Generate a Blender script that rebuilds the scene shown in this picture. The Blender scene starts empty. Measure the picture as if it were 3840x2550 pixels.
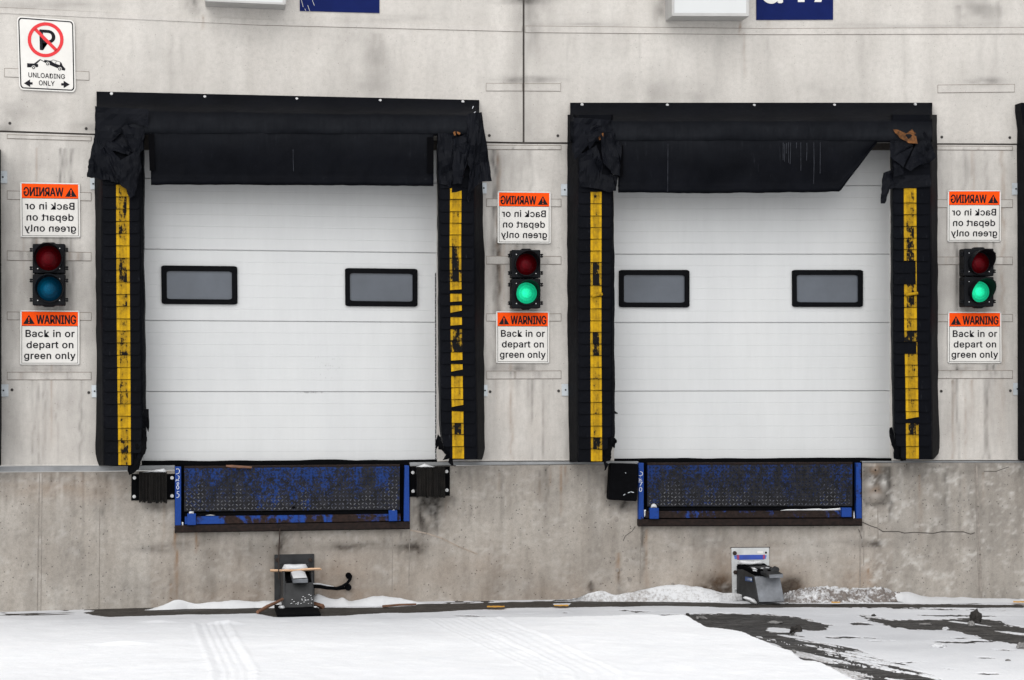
import bpy, bmesh, math, random
import numpy as np
R_ = random.Random(7)
sc = bpy.context.scene
# ------------------------------------------------------------------ camera
F, CX, CY, D = 9000.0, 1920.0, 1275.0, 19.2
VX, VY, ROLL = 760.0, 1400.0, -0.0025
n_ = np.array([(VX - CX) / F, (VY - CY) / F, 1.0]); n_ /= np.linalg.norm(n_)
u_ = np.array([ROLL, -1.0, 0.0]); u_ -= n_ * (u_ @ n_); u_ /= np.linalg.norm(u_)
x_ = np.cross(n_, u_)
M = np.array([x_, n_, u_])                 # rows: world axes in camera coordinates (right, down, forward)
CAM = np.array([-2.45, -D, 1.90])
import mathutils
cam_d = bpy.data.cameras.new('camera'); cam = bpy.data.objects.new('camera', cam_d)
sc.collection.objects.link(cam); sc.camera = cam
cam_d.sensor_width = 36.0; cam_d.sensor_fit = 'HORIZONTAL'; cam_d.lens = F / 3840.0 * 36.0
cam_d.clip_end = 2000.0
rt, up, bk = M @ np.array([1, 0, 0]), M @ np.array([0, -1, 0]), M @ np.array([0, 0, -1.0])
mw = mathutils.Matrix.Identity(4)
for i in range(3):
    mw[i][0], mw[i][1], mw[i][2], mw[i][3] = float(rt[i]), float(up[i]), float(bk[i]), float(CAM[i])
cam.matrix_world = mw
# ------------------------------------------------------------------ world, sun, exposure
SUN_EL, SUN_AZ = 42.0, 200.0               # azimuth measured clockwise from +Y (behind the camera, slightly left)
w = bpy.data.worlds.new("World"); sc.world = w; w.use_nodes = True
nt = w.node_tree; bg = nt.nodes['Background']
sky = nt.nodes.new('ShaderNodeTexSky'); sky.sky_type = 'NISHITA'; sky.sun_disc = False
sky.sun_elevation = math.radians(SUN_EL); sky.sun_rotation = math.radians(SUN_AZ)
hs = nt.nodes.new('ShaderNodeHueSaturation'); hs.inputs['Saturation'].default_value = 0.13
nt.links.new(sky.outputs[0], hs.inputs['Color']); nt.links.new(hs.outputs[0], bg.inputs[0])
bg.inputs[1].default_value = 0.12
sl = bpy.data.lights.new('sun', 'SUN'); sl.energy = 1.2; sl.angle = math.radians(70); sl.color = (1, 0.98, 0.95)
so = bpy.data.objects.new('sun', sl); sc.collection.objects.link(so)
el, az = math.radians(SUN_EL), math.radians(SUN_AZ)
sdir = mathutils.Vector((math.sin(az) * math.cos(el), math.cos(az) * math.cos(el), math.sin(el)))
so.rotation_euler = sdir.to_track_quat('Z', 'Y').to_euler(); so.location = (0, -10, 20)
vs = sc.view_settings; vs.view_transform = 'Standard'; vs.look = 'None'; vs.exposure = 0.72; vs.gamma = 1.0
sc.display_settings.display_device = 'sRGB'
try:
    sc.cycles.max_bounces = 8; sc.cycles.use_denoising = True
except Exception: pass
# ------------------------------------------------------------------ projection of the survey points
def P(px, py, Y=0.0):
    "point of the plane y = Y seen at survey pixel (px, py)"
    px = np.asarray(px, float); py = np.asarray(py, float); Y = np.asarray(Y, float)
    px, py, Y = np.broadcast_arrays(px, py, Y)
    d = np.stack([(px - CX) / F, (py - CY) / F, np.ones_like(px)], -1) @ M.T
    t = (Y - CAM[1]) / d[..., 1]
    return CAM + d * t[..., None]
def PX(p):
    c = (np.asarray(p, float) - CAM) @ M
    return CX + F * c[..., 0] / c[..., 2], CY + F * c[..., 1] / c[..., 2]
base = P([0, 1920, 3840], [2296, 2252, 2246], 0.0)
GA = np.polyfit(base[:, 0], base[:, 2], 2)
def gz(x): return np.polyval(GA, np.clip(x, -6, 12))
def G(px, py, lift=0.0):
    "point of the ground seen at a survey pixel"
    px = np.asarray(px, float); py = np.asarray(py, float)
    d = np.stack([(px - CX) / F, (py - CY) / F, np.ones_like(px)], -1) @ M.T
    z = np.full(px.shape, gz(2.0))
    for _ in range(4):
        t = (z + lift - CAM[2]) / d[..., 2]
        p = CAM + d * t[..., None]; z = gz(p[..., 0])
    return p
# ------------------------------------------------------------------ numpy noise
def _h(i, j, s):
    v = np.sin(i * 127.1 + j * 311.7 + s * 74.7) * 43758.5453
    return v - np.floor(v)
def vn(x, y, s=0):
    xi, yi = np.floor(x), np.floor(y); fx, fy = x - xi, y - yi
    fx = fx * fx * (3 - 2 * fx); fy = fy * fy * (3 - 2 * fy)
    a, b, c, d = _h(xi, yi, s), _h(xi + 1, yi, s), _h(xi, yi + 1, s), _h(xi + 1, yi + 1, s)
    return (a * (1 - fx) + b * fx) * (1 - fy) + (c * (1 - fx) + d * fx) * fy
def fbm(x, y, s=0, o=4):
    r, a, t = 0, .5, 0
    for k in range(o):
        r = r + a * vn(x, y, s + k); t += a; a *= .5; x = x * 2.03 + 11; y = y * 2.03 + 7
    return r / t
def inpoly(x, y, poly):
    r = np.zeros(x.shape, bool); n = len(poly)
    for i in range(n):
        (x1, y1), (x2, y2) = poly[i], poly[(i + 1) % n]
        if y1 == y2: continue
        c = ((y1 > y) != (y2 > y)) & (x < (x2 - x1) * (y - y1) / (y2 - y1) + x1)
        r ^= c
    return r
# ------------------------------------------------------------------ materials
def new_mat(name):
    m = bpy.data.materials.new(name); m.use_nodes = True
    return m, m.node_tree, m.node_tree.nodes['Principled BSDF']
def node(nt, kind, **kw):
    n = nt.nodes.new(kind)
    for k, v in kw.items(): setattr(n, k, v)
    return n
def pos(nt, scale=(1, 1, 1)):
    g = node(nt, 'ShaderNodeNewGeometry'); mp = node(nt, 'ShaderNodeMapping')
    mp.inputs['Scale'].default_value = scale
    nt.links.new(g.outputs['Position'], mp.inputs['Vector']); return mp.outputs[0]
def noise(nt, vec, scale, detail=4, rough=.6, dist=0.0):
    n = node(nt, 'ShaderNodeTexNoise'); n.inputs['Scale'].default_value = scale
    n.inputs['Detail'].default_value = detail; n.inputs['Roughness'].default_value = rough
    n.inputs['Distortion'].default_value = dist
    nt.links.new(vec, n.inputs['Vector']); return n.outputs['Fac']
def ramp(nt, fac, stops):
    r = node(nt, 'ShaderNodeValToRGB'); e = r.color_ramp.elements
    while len(e) < len(stops): e.new(.5)
    for i, (p, c) in enumerate(stops):
        e[i].position = p; e[i].color = (c if isinstance(c, tuple) else (c, c, c)) + ((1,) if not isinstance(c, tuple) or len(c) == 3 else ())
    nt.links.new(fac, r.inputs[0]); return r.outputs[0]
def mix(nt, fac, a, b, mode='MIX'):
    n = node(nt, 'ShaderNodeMix', data_type='RGBA', blend_type=mode)
    for i, v in ((0, fac), (6, a), (7, b)):
        if isinstance(v, (int, float)): n.inputs[i].default_value = v
        elif isinstance(v, tuple): n.inputs[i].default_value = v + (1,)
        else: nt.links.new(v, n.inputs[i])
    return n.outputs[2]
def math_(nt, op, a, b=0.0, clamp=False):
    n = node(nt, 'ShaderNodeMath', operation=op, use_clamp=clamp)
    for i, v in ((0, a), (1, b)):
        if isinstance(v, (int, float)): n.inputs[i].default_value = v
        else: nt.links.new(v, n.inputs[i])
    return n.outputs[0]
def bump(nt, b, h, strength=.3, dist=.01):
    n = node(nt, 'ShaderNodeBump'); n.inputs['Strength'].default_value = strength; n.inputs['Distance'].default_value = dist
    nt.links.new(h, n.inputs['Height']); nt.links.new(n.outputs[0], b.inputs['Normal'])
def simple(name, col, rough=.6, metal=0.0, var=.15, scale=6, spec=None, bmp=0.0, coat=0.0):
    m, nt, b = new_mat(name)
    v = pos(nt); f = noise(nt, v, scale, 5)
    lo = tuple(c * (1 - var) for c in col); hi = tuple(min(1, c * (1 + var)) for c in col)
    nt.links.new(ramp(nt, f, [(.3, lo), (.7, hi)]), b.inputs['Base Color'])
    b.inputs['Roughness'].default_value = rough; b.inputs['Metallic'].default_value = metal
    if spec is not None: b.inputs['Specular IOR Level'].default_value = spec
    if bmp: bump(nt, b, noise(nt, v, scale * 8, 3), bmp)
    return m
def concrete(name, light, dark, pits, vert=2.2):
    m, nt, b = new_mat(name)
    v = pos(nt); vv = pos(nt, (3.0, 1, .55))
    f1 = noise(nt, vv, vert, 6, .65); f2 = noise(nt, v, 1.3, 4); f3 = noise(nt, v, 160, 2, .7); f4 = noise(nt, v, 26, 5, .7)
    f = math_(nt, 'ADD', math_(nt, 'MULTIPLY', f1, .55), math_(nt, 'MULTIPLY', f2, .45))
    c = ramp(nt, f, [(.36, dark), (.60, light)])
    c = mix(nt, .5 if pits < .1 else .75, c, ramp(nt, f4, [(.25, .70), (.55, .98), (.8, 1.05)]), 'MULTIPLY')
    c = mix(nt, .6, c, ramp(nt, f3, [(.30, .70), (.62, 1.0)]), 'MULTIPLY')
    vo = node(nt, 'ShaderNodeTexVoronoi'); vo.inputs['Scale'].default_value = 27; vo.inputs['Randomness'].default_value = 1
    nt.links.new(v, vo.inputs['Vector'])
    pit = ramp(nt, vo.outputs['Distance'], [(pits * .6, 1.0), (pits, 0.0)])
    sel = ramp(nt, noise(nt, v, 4.3, 3), [(.44, 0.0), (.52, 1.0)])
    pm = math_(nt, 'MULTIPLY', pit, sel)
    c = mix(nt, math_(nt, 'MULTIPLY', pm, .75), c, (.045, .04, .037))
    at = node(nt, 'ShaderNodeAttribute', attribute_name='wear_tone')
    sp = node(nt, 'ShaderNodeSeparateColor'); nt.links.new(at.outputs['Color'], sp.inputs[0])
    brk = ramp(nt, f4, [(.2, .72), (.6, 1.0)])
    c = mix(nt, math_(nt, 'MULTIPLY', sp.outputs[0], brk), c, (.024, .021, .019))
    c = mix(nt, math_(nt, 'MULTIPLY', sp.outputs[1], brk), c, (.17, .088, .035))
    c = mix(nt, math_(nt, 'MULTIPLY', sp.outputs[2], brk), c, (.52, .50, .47))
    nt.links.new(c, b.inputs['Base Color']); b.inputs['Roughness'].default_value = .9
    b.inputs['Specular IOR Level'].default_value = .2
    h = math_(nt, 'ADD', math_(nt, 'MULTIPLY', f4, .5), math_(nt, 'MULTIPLY', pm, -1.0))
    bump(nt, b, h, .25, .004)
    return m
M_WALL = concrete('precast_concrete', (.560, .533, .497), (.490, .462, .428), .085)
M_PIER = concrete('pier_concrete', (.600, .572, .535), (.455, .430, .400), .085, 3.5)
M_FOUND = concrete('cast_concrete', (.392, .362, .324), (.300, .270, .236), .17, 3.0)
M_LEDGE = simple('ledge_steel', (.20, .205, .21), .6, .2, .25, 5)
M_GRIME = simple('joint_grime', (.055, .047, .042), .95, 0, .3, 30)
M_GRIMEL = simple('light_grime', (.21, .187, .165), .95, 0, .3, 30)
M_BLACK = simple('black_rubber', (.0015, .0016, .0022), .7, 0, .3, 20, .04, .15)
def fabric(nm='black_coated_fabric', mul=1.0, spec=.04):
    m, nt, b = new_mat(nm)
    v = pos(nt); vs_ = pos(nt, (1, 1, .12)); f = noise(nt, v, 3.0, 6, .65); g = noise(nt, vs_, 45, 3, .7); k = noise(nt, v, 60, 3)
    c = ramp(nt, f, [(.3, tuple(x * mul for x in (.0012, .0015, .0026))), (.7, tuple(x * mul for x in (.0030, .0035, .0055)))])
    sel = ramp(nt, noise(nt, pos(nt, (.7, 1, 2.5)), 2.3, 3), [(.52, 0.0), (.66, 1.0)])
    sc_ = math_(nt, 'MULTIPLY', ramp(nt, g, [(.62, 0.0), (.70, 1.0)]), sel)
    c = mix(nt, math_(nt, 'MULTIPLY', sc_, .30), c, (.040, .043, .05))
    c = mix(nt, math_(nt, 'MULTIPLY', ramp(nt, k, [(.70, 0.0), (.76, 1.0)]), .20), c, (.05, .05, .055))
    at = node(nt, 'ShaderNodeAttribute', attribute_name='scuff_light')
    gs = ramp(nt, g, [(.30, .55), (.66, 1.0)])
    c = mix(nt, math_(nt, 'MULTIPLY', at.outputs['Fac'], gs), c, (.0105, .0115, .0140))  # paler front: dusty scuffs, and light on outward-facing cloth put into the colour
    nt.links.new(c, b.inputs['Base Color']); b.inputs['Roughness'].default_value = .6
    b.inputs['Specular IOR Level'].default_value = spec
    bump(nt, b, noise(nt, v, 14, 5), .35, .012)
    return m
M_FAB = fabric()
M_RAG = fabric('torn_coated_fabric', 1.35, .075)
def yellow():
    m, nt, b = new_mat('worn_yellow_strip')
    v = pos(nt); vs_ = pos(nt, (1, 1, .16)); f = noise(nt, v, 16, 5, .7); g = noise(nt, vs_, 75, 4, .75); q = noise(nt, v, 7, 2)
    c = ramp(nt, q, [(.3, (.40, .228, .007)), (.7, (.47, .275, .009))])
    at = node(nt, 'ShaderNodeAttribute', attribute_name='worn')
    k = math_(nt, 'ADD', f, math_(nt, 'MULTIPLY', g, .55))
    k = math_(nt, 'ADD', k, at.outputs['Fac'])
    c = mix(nt, math_(nt, 'MULTIPLY', ramp(nt, k, [(.54, 0.0), (1.00, 1.0)]), .72), c, (.085, .052, .010))
    c = mix(nt, ramp(nt, k, [(.94, 0.0), (1.22, 1.0)]), c, (.0055, .0055, .006))
    nt.links.new(c, b.inputs['Base Color']); b.inputs['Roughness'].default_value = .65; b.inputs['Specular IOR Level'].default_value = .04
    bump(nt, b, k, .2, .004)
    return m
M_YEL = yellow()
def door_mat():
    m, nt, b = new_mat('white_door_paint')
    v = pos(nt); f = noise(nt, pos(nt, (1, 1, .5)), 1.6, 5); g = noise(nt, pos(nt, (2.5, 1, .3)), 5, 5, .7); k = noise(nt, v, 9, 6, .75)
    c = ramp(nt, f, [(.3, (.465, .472, .475)), (.7, (.505, .510, .508))])
    c = mix(nt, .5, c, ramp(nt, g, [(.25, .90), (.6, 1.0)]), 'MULTIPLY')
    c = mix(nt, math_(nt, 'MULTIPLY', ramp(nt, k, [(.70, 0.0), (.80, 1.0)]), .3), c, (.30, .30, .30))
    nt.links.new(c, b.inputs['Base Color']); b.inputs['Roughness'].default_value = .45
    return m
M_DOOR = door_mat()
M_PANE = simple('frosted_pane', (.080, .090, .107), .18, 0, .14, 2.2, .3)
M_FRAME = simple('window_rubber', (.002, .0022, .003), .7, 0, .2, 20, .06)
M_WHITE = simple('sign_white', (.585, .57, .54), .55, 0, .07, 4)
M_ORANGE = simple('sign_orange', (.82, .070, .002), .7, 0, .05, 9, .1)
M_INK = simple('sign_black', (.008, .008, .011), .6, 0, .1, 9, .1)
M_RED = simple('sign_red', (.56, .006, .012), .6, 0, .05, 9)
M_BLUE = simple('sign_blue', (.003, .009, .070), .6, 0, .1, 9, .08)
M_ACRYL = simple('white_acrylic', (.50, .51, .51), .35, 0, .02, 3)
M_ALU = simple('aluminium_frame', (.37, .365, .355), .5, .1, .08, 6)
M_GALV = simple('galvanised_steel', (.44, .475, .50), .5, .15, .12, 25)
M_SCREW = simple('zinc_screw', (.42, .42, .42), .38, .8, .2, 40)
M_HOUS = simple('signal_black_plastic', (.0035, .004, .0055), .6, 0, .2, 20, .12)
M_SNOW = None
def snow_mat(name, dirt, clean=1.0, gs=38, lo=.62, hi=.92, brown=(.14, .115, .095)):
    m, nt, b = new_mat(name)
    v = pos(nt); f = noise(nt, v, 5, 6, .7); g = noise(nt, v, gs, 5, .75); sp = noise(nt, v, 55, 3, .8)
    c = ramp(nt, f, [(.3, tuple(x * clean for x in (.80, .81, .83))), (.7, tuple(x * clean for x in (.87, .875, .885)))])
    at = node(nt, 'ShaderNodeAttribute', attribute_name='wear_tone')
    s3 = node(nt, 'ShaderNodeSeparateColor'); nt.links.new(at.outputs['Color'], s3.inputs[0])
    c = mix(nt, s3.outputs[2], c, mix(nt, g, (.44, .45, .475), (.56, .565, .58)))  # blue channel greys the snow: trodden slush and painted wall shade
    k = math_(nt, 'ADD', g, math_(nt, 'ADD', math_(nt, 'MULTIPLY', s3.outputs[0], .42), dirt))
    c = mix(nt, math_(nt, 'MULTIPLY', ramp(nt, k, [(lo, 0.0), (hi, 1.0)]), .85), c, brown)
    c = mix(nt, ramp(nt, sp, [(.745, 0.0), (.79, .55)]), c, (.10, .09, .08))
    nt.links.new(c, b.inputs['Base Color']); b.inputs['Roughness'].default_value = .7
    b.inputs['Specular IOR Level'].default_value = .25
    bump(nt, b, math_(nt, 'ADD', f, math_(nt, 'MULTIPLY', g, .35)), .35, .02)
    return m
M_SNOW = snow_mat('snow', -.12)
M_SNOWP = snow_mat('piled_snow', -.04, .64)
M_SNOWD = snow_mat('dirty_snow', -.09, .66, 24, .52, .70, (.080, .054, .038))
def asphalt_mat(name, base_c, slush):
    m, nt, b = new_mat(name)
    v = pos(nt); f = noise(nt, v, 3, 6, .7); g = noise(nt, v, 70, 3, .8)
    c = ramp(nt, f, [(.3, tuple(x * .65 for x in base_c)), (.7, tuple(x * 1.35 for x in base_c))])
    c = mix(nt, .9, c, ramp(nt, g, [(.3, .35), (.7, 1.25)]), 'MULTIPLY'); c = mix(nt, .8, c, ramp(nt, noise(nt, v, 11, 4, .7), [(.35, .45), (.65, 1.2)]), 'MULTIPLY')
    mp = node(nt, 'ShaderNodeMapping'); gg = node(nt, 'ShaderNodeNewGeometry')
    mp.inputs['Rotation'].default_value = (0, 0, math.radians(58)); mp.inputs['Scale'].default_value = (.5, 9, 1)
    nt.links.new(gg.outputs['Position'], mp.inputs['Vector'])
    s = noise(nt, mp.outputs[0], 4.5, 6, .75); s2 = noise(nt, v, 30, 4, .8)
    k = math_(nt, 'ADD', math_(nt, 'MULTIPLY', s, .7), math_(nt, 'MULTIPLY', s2, .3))
    c = mix(nt, math_(nt, 'MULTIPLY', ramp(nt, k, [(.52, 0.0), (.66, 1.0)]), slush), c, (.42, .41, .40))
    nt.links.new(c, b.inputs['Base Color'])
    nt.links.new(ramp(nt, f, [(.35, .5), (.65, .9)]), b.inputs['Roughness']); b.inputs['Specular IOR Level'].default_value = .25
    bump(nt, b, g, .5, .006)
    return m
M_ASPH = asphalt_mat('wet_asphalt', (.034, .0315, .030), .5)
M_APRON = asphalt_mat('wet_apron_concrete', (.042, .036, .030), .10)
M_YPAINT = simple('kerb_yellow_paint', (.55, .27, .02), .7, 0, .3, 30)
ZT, ZB = float(P(1100, 1757)[2]), float(P(1100, 1915)[2])
def zgrad(nt, gain, mid):
    g = node(nt, 'ShaderNodeNewGeometry'); x = node(nt, 'ShaderNodeSeparateXYZ'); nt.links.new(g.outputs['Position'], x.inputs[0])
    return math_(nt, 'MULTIPLY', math_(nt, 'SUBTRACT', x.outputs[2], ZB + (ZT - ZB) * mid), gain / (ZT - ZB))
def worn_paint(name, col, under, thr, sc=9, dirt=.35, zg=0.0):
    m, nt, b = new_mat(name)
    v = pos(nt); f = noise(nt, pos(nt, (1, 1, .6) if not zg else (2.4, 1, .5)), sc, 6, .72, .4); g = noise(nt, v, sc * 7, 3); q = noise(nt, v, 2.2, 3)
    k = math_(nt, 'ADD', math_(nt, 'MULTIPLY', f, .7), math_(nt, 'ADD', math_(nt, 'MULTIPLY', g, .18), math_(nt, 'MULTIPLY', q, .3)))
    if zg: k = math_(nt, 'ADD', k, zgrad(nt, zg, .5)); k = math_(nt, 'ADD', k, math_(nt, 'MULTIPLY', math_(nt, 'SUBTRACT', noise(nt, v, 80, 2), .5), .62))
    u = ramp(nt, g, [(.35, tuple(x * .5 for x in under)), (.65, tuple(x * 1.6 for x in under))])
    c = mix(nt, ramp(nt, k, [(thr - .03, 0.0), (thr + .03, 1.0)]), u, mix(nt, g, tuple(x * .75 for x in col), tuple(x * 1.2 for x in col)))
    nt.links.new(c, b.inputs['Base Color']); b.inputs['Roughness'].default_value = .6; b.inputs['Specular IOR Level'].default_value = .15
    bump(nt, b, k, .3, .003)
    return m
M_RAIL = worn_paint('blue_rail_paint', (.007, .038, .20), (.014, .009, .007), .475)
M_LIP = worn_paint('chipped_blue_paint', (.008, .042, .21), (.016, .008, .006), .60, 6)
M_LIPR = worn_paint('rusty_chipped_paint', (.010, .045, .22), (.012, .0065, .005), .67, 6)
M_RUST = worn_paint('rusted_angle', (.015, .045, .18), (.010, .0052, .004), .77, 6)
M_TREAD = worn_paint('worn_tread_plate', (.005, .025, .120), (.0095, .0095, .0120), .672, 3.5, zg=.12)
M_TREADR = worn_paint('worn_dark_tread_plate', (.004, .020, .098), (.0090, .0090, .0110), .685, 3, zg=.12)
def lug_mat(name, lim, blue):
    m, nt, b = new_mat(name)
    v = pos(nt); f = noise(nt, pos(nt, (1.4, 1, .35)), 4.5, 4, .65); g = noise(nt, v, 60, 2)
    f = math_(nt, 'ADD', math_(nt, 'MULTIPLY', f, .75), zgrad(nt, -.34, .42)); f = math_(nt, 'ADD', f, .125); c = ramp(nt, f, [(lim, blue), (lim + .16, (.17, .175, .185))])
    c = mix(nt, .7, c, ramp(nt, g, [(.35, .25), (.7, 1.0)]), 'MULTIPLY')
    nt.links.new(c, b.inputs['Base Color']); b.inputs['Roughness'].default_value = .5; b.inputs['Specular IOR Level'].default_value = .2
    return m
M_LUG = lug_mat('worn_lugs', .44, (.008, .022, .085))
M_LUGR = lug_mat('dull_lugs', .50, (.006, .013, .045))
M_VOID = simple('dark_pit', (.002, .002, .0025), .9, 0, .1, 10, .02)
M_LAM = simple('oily_rubber', (.0042, .0034, .0028), .6, 0, .8, 18, .12, .6)
M_STEELD = simple('dark_steel', (.018, .0185, .0195), .6, .1, .5, 9, .3)
M_STEELL = simple('grey_painted_steel', (.115, .122, .135), .5, .2, .45, 9)
M_PLATEW = simple('pale_painted_steel', (.42, .43, .43), .5, .1, .2, 8)
M_BOLTR = simple('rusty_bolt', (.022, .012, .008), .8, .2, .4, 60)
M_WOOD = simple('raw_pine', (.52, .33, .20), .7, 0, .2, 14)
M_WOODD = simple('wet_wood', (.14, .065, .035), .7, 0, .35, 14)
M_CHALK = simple('chalk_marking', (.62, .64, .68), .8, 0, .1, 60)
M_FOAM = simple('torn_orange_foam', (.115, .042, .008), .95, 0, .7, 28)
M_CLOD = simple('frozen_mud', (.024, .021, .019), .8, 0, .5, 25, .3, .6)
M_ICE = simple('grey_ice', (.17, .165, .16), .5, 0, .4, 18, .4, .4)
M_STICK = simple('sticker_blue', (.03, .06, .16), .5, 0, .1, 10)
def lens_mat(name, col, em, estr):
    m, nt, b = new_mat(name)
    v = pos(nt)
    vo = node(nt, 'ShaderNodeTexVoronoi'); vo.inputs['Scale'].default_value = 95; vo.inputs['Randomness'].default_value = .25
    nt.links.new(v, vo.inputs['Vector'])
    c = ramp(nt, vo.outputs['Distance'], [(.15, col), (.6, tuple(x * .55 for x in col))])
    nt.links.new(c, b.inputs['Base Color']); b.inputs['Roughness'].default_value = .25; b.inputs['Specular IOR Level'].default_value = .06
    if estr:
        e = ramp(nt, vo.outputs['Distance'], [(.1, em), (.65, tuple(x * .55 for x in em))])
        nt.links.new(e, b.inputs['Emission Color']); at = node(nt, 'ShaderNodeAttribute', attribute_name='scuff_light'); nt.links.new(math_(nt, 'MULTIPLY', at.outputs['Fac'], estr), b.inputs['Emission Strength'])
    bump(nt, b, vo.outputs['Distance'], .4, .004)
    return m
M_LRED = lens_mat('red_lens', (.045, .0005, .0015), (.30, .0, .012), .17)  # unlit lens; faint emission stands in for sky reflected by the lamp bowl
M_LBLU = lens_mat('blue_green_lens', (.0005, .018, .042), (.0, .14, .27), .40)
M_LGRN = lens_mat('lit_green_lens', (.002, .20, .10), (.012, .62, .29), 1.0)
# ------------------------------------------------------------------ object helpers
ORG = {}
def _link(o): sc.collection.objects.link(o); return o
def thing(name, loc, label, cat, group=None):
    o = bpy.data.objects.new(name, None); o.empty_display_size = .1; _link(o)
    o.location = [float(a) for a in loc]; ORG[o] = np.array(loc, float)
    o['label'] = label; o['category'] = cat
    if group: o['group'] = group
    return o
def build(name, V, Fs, mats, parent=None, mi=None, attr=None, smooth=False, label=None, cat=None, group=None, kind=None, acol=None, scuff_light=None):
    V = np.asarray(V, float).reshape(-1, 3)
    me = bpy.data.meshes.new(name)
    if parent is not None: off = ORG[parent]
    else: off = np.array([V[:, 0].mean(), V[:, 1].mean(), V[:, 2].min()])
    Vl = V - off
    me.from_pydata(Vl.tolist(), [], [tuple(int(i) for i in f) for f in Fs])
    if not isinstance(mats, (list, tuple)): mats = [mats]
    for m in mats: me.materials.append(m)
    if mi is not None: me.polygons.foreach_set('material_index', np.asarray(mi, np.int32))
    if attr is not None:
        a = me.attributes.new('worn', 'FLOAT', 'POINT'); a.data.foreach_set('value', np.asarray(attr, np.float32))
    if acol is not None:
        a = me.attributes.new('wear_tone', 'FLOAT_COLOR', 'POINT')
        c = np.ones((len(V), 4), np.float32); c[:, :3] = acol; a.data.foreach_set('color', c.ravel())
    if smooth: me.polygons.foreach_set('use_smooth', np.ones(len(me.polygons), bool))
    me.update()
    if scuff_light is not None:
        a = me.attributes.new('scuff_light', 'FLOAT', 'POINT'); a.data.foreach_set('value', np.asarray(scuff_light, np.float32))
    o = bpy.data.objects.new(name, me); _link(o)
    if parent is not None: o.parent = parent; ORG[o] = off
    else: o.location = off.tolist(); ORG[o] = off
    if label: o['label'] = label
    if cat: o['category'] = cat
    if group: o['group'] = group
    if kind: o['kind'] = kind
    return o
class MB:
    def __init__(s): s.V = []; s.F = []; s.I = []; s.A = []
    def add(s, V, Fs, mi=0, a=0.0):
        o = len(s.V); s.V += [tuple(map(float, v)) for v in V]; s.F += [[i + o for i in f] for f in Fs]
        s.I += [mi] * len(Fs); s.A += [a] * len(V)
    def prism(s, pts, dy, mi=0, a=0.0, dirv=(0, 1, 0)):
        "front polygon (world points) extruded along +y by dy"
        pts = np.asarray(pts, float); n = len(pts); b = pts + np.array(dirv) * dy
        c = pts - pts[0]; nrm = sum(np.cross(c[i], c[(i + 1) % n]) for i in range(n))
        if nrm[1] > 0: pts, b = pts[::-1], b[::-1]
        Fs = [list(range(n)), list(range(2 * n - 1, n - 1, -1))]
        for i in range(n): j = (i + 1) % n; Fs.append([i, i + n, j + n, j])
        s.add(np.concatenate([pts, b]), Fs, mi, a)
    def quadpx(s, q, yf, dy, mi=0):
        q = np.asarray(q, float); s.prism(P(q[:, 0], q[:, 1], yf), dy, mi)
    def box(s, lo, hi, mi=0):
        (x0, y0, z0), (x1, y1, z1) = lo, hi
        V = [(x0, y0, z0), (x1, y0, z0), (x1, y1, z0), (x0, y1, z0), (x0, y0, z1), (x1, y0, z1), (x1, y1, z1), (x0, y1, z1)]
        s.add(V, [(0, 3, 2, 1), (4, 5, 6, 7), (0, 1, 5, 4), (1, 2, 6, 5), (2, 3, 7, 6), (3, 0, 4, 7)], mi)
    def cyl(s, c, r, dy, n=16, mi=0, r2=None, el=1.0):
        "cylinder along y: front cap centre c, back at c+dy"
        c = np.asarray(c, float); r2 = r if r2 is None else r2
        t = np.arange(n) * 2 * math.pi / n
        a = np.stack([c[0] + r * np.cos(t), np.full(n, c[1]), c[2] + r * el * np.sin(t)], -1)
        b = np.stack([c[0] + r2 * np.cos(t), np.full(n, c[1] + dy), c[2] + r2 * el * np.sin(t)], -1)
        Fs = [list(range(n)), list(range(2 * n - 1, n - 1, -1))] + [[i, i + n, (i + 1) % n + n, (i + 1) % n] for i in range(n)]
        s.add(np.concatenate([a, b]), Fs, mi)
    def tube(s, pts, r, n=10, mi=0, caps=True):
        pts = [np.asarray(p, float) for p in pts]; rr = r if isinstance(r, (list, tuple)) else [r] * len(pts)
        V = []; Fs = []; prev = None
        for i, p in enumerate(pts):
            t = pts[min(i + 1, len(pts) - 1)] - pts[max(i - 1, 0)]; t /= np.linalg.norm(t) + 1e-9
            a = np.array([0, 1, 0]) if abs(t[1]) < .9 else np.array([1, 0, 0])
            if prev is not None: a = prev
            u = a - t * (a @ t); u /= np.linalg.norm(u); v = np.cross(t, u); prev = u
            for k in range(n):
                q = 2 * math.pi * k / n; V.append(p + rr[i] * (math.cos(q) * u + math.sin(q) * v))
        for i in range(len(pts) - 1):
            for k in range(n):
                k2 = (k + 1) % n; Fs.append([i * n + k, i * n + k2, (i + 1) * n + k2, (i + 1) * n + k])
        if caps: Fs += [list(range(n))[::-1], [len(V) - n + k for k in range(n)]]
        s.add(V, Fs, mi)
    def out(s, name, mats, parent=None, **k):
        return build(name, s.V, s.F, mats, parent, mi=s.I, **k)
def bevel(o, wd, seg=2):
    m = o.modifiers.new('bevel', 'BEVEL'); m.width = wd; m.segments = seg; m.limit_method = 'ANGLE'
    return o
def rrect(x0, y0, x1, y1, r, n=4):
    p = []
    for cx, cy, a0 in ((x1 - r, y0 + r, -90), (x1 - r, y1 - r, 0), (x0 + r, y1 - r, 90), (x0 + r, y0 + r, 180)):
        for k in range(n + 1):
            a = math.radians(a0 + 90 * k / n); p.append((cx + r * math.cos(a), cy + r * math.sin(a)))
    return p
def grid_faces(nr, nc):
    i = np.arange(nr - 1)[:, None] * nc + np.arange(nc - 1)[None, :]
    return np.stack([i, i + 1, i + nc + 1, i + nc], -1).reshape(-1, 4)[:, ::-1]
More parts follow.
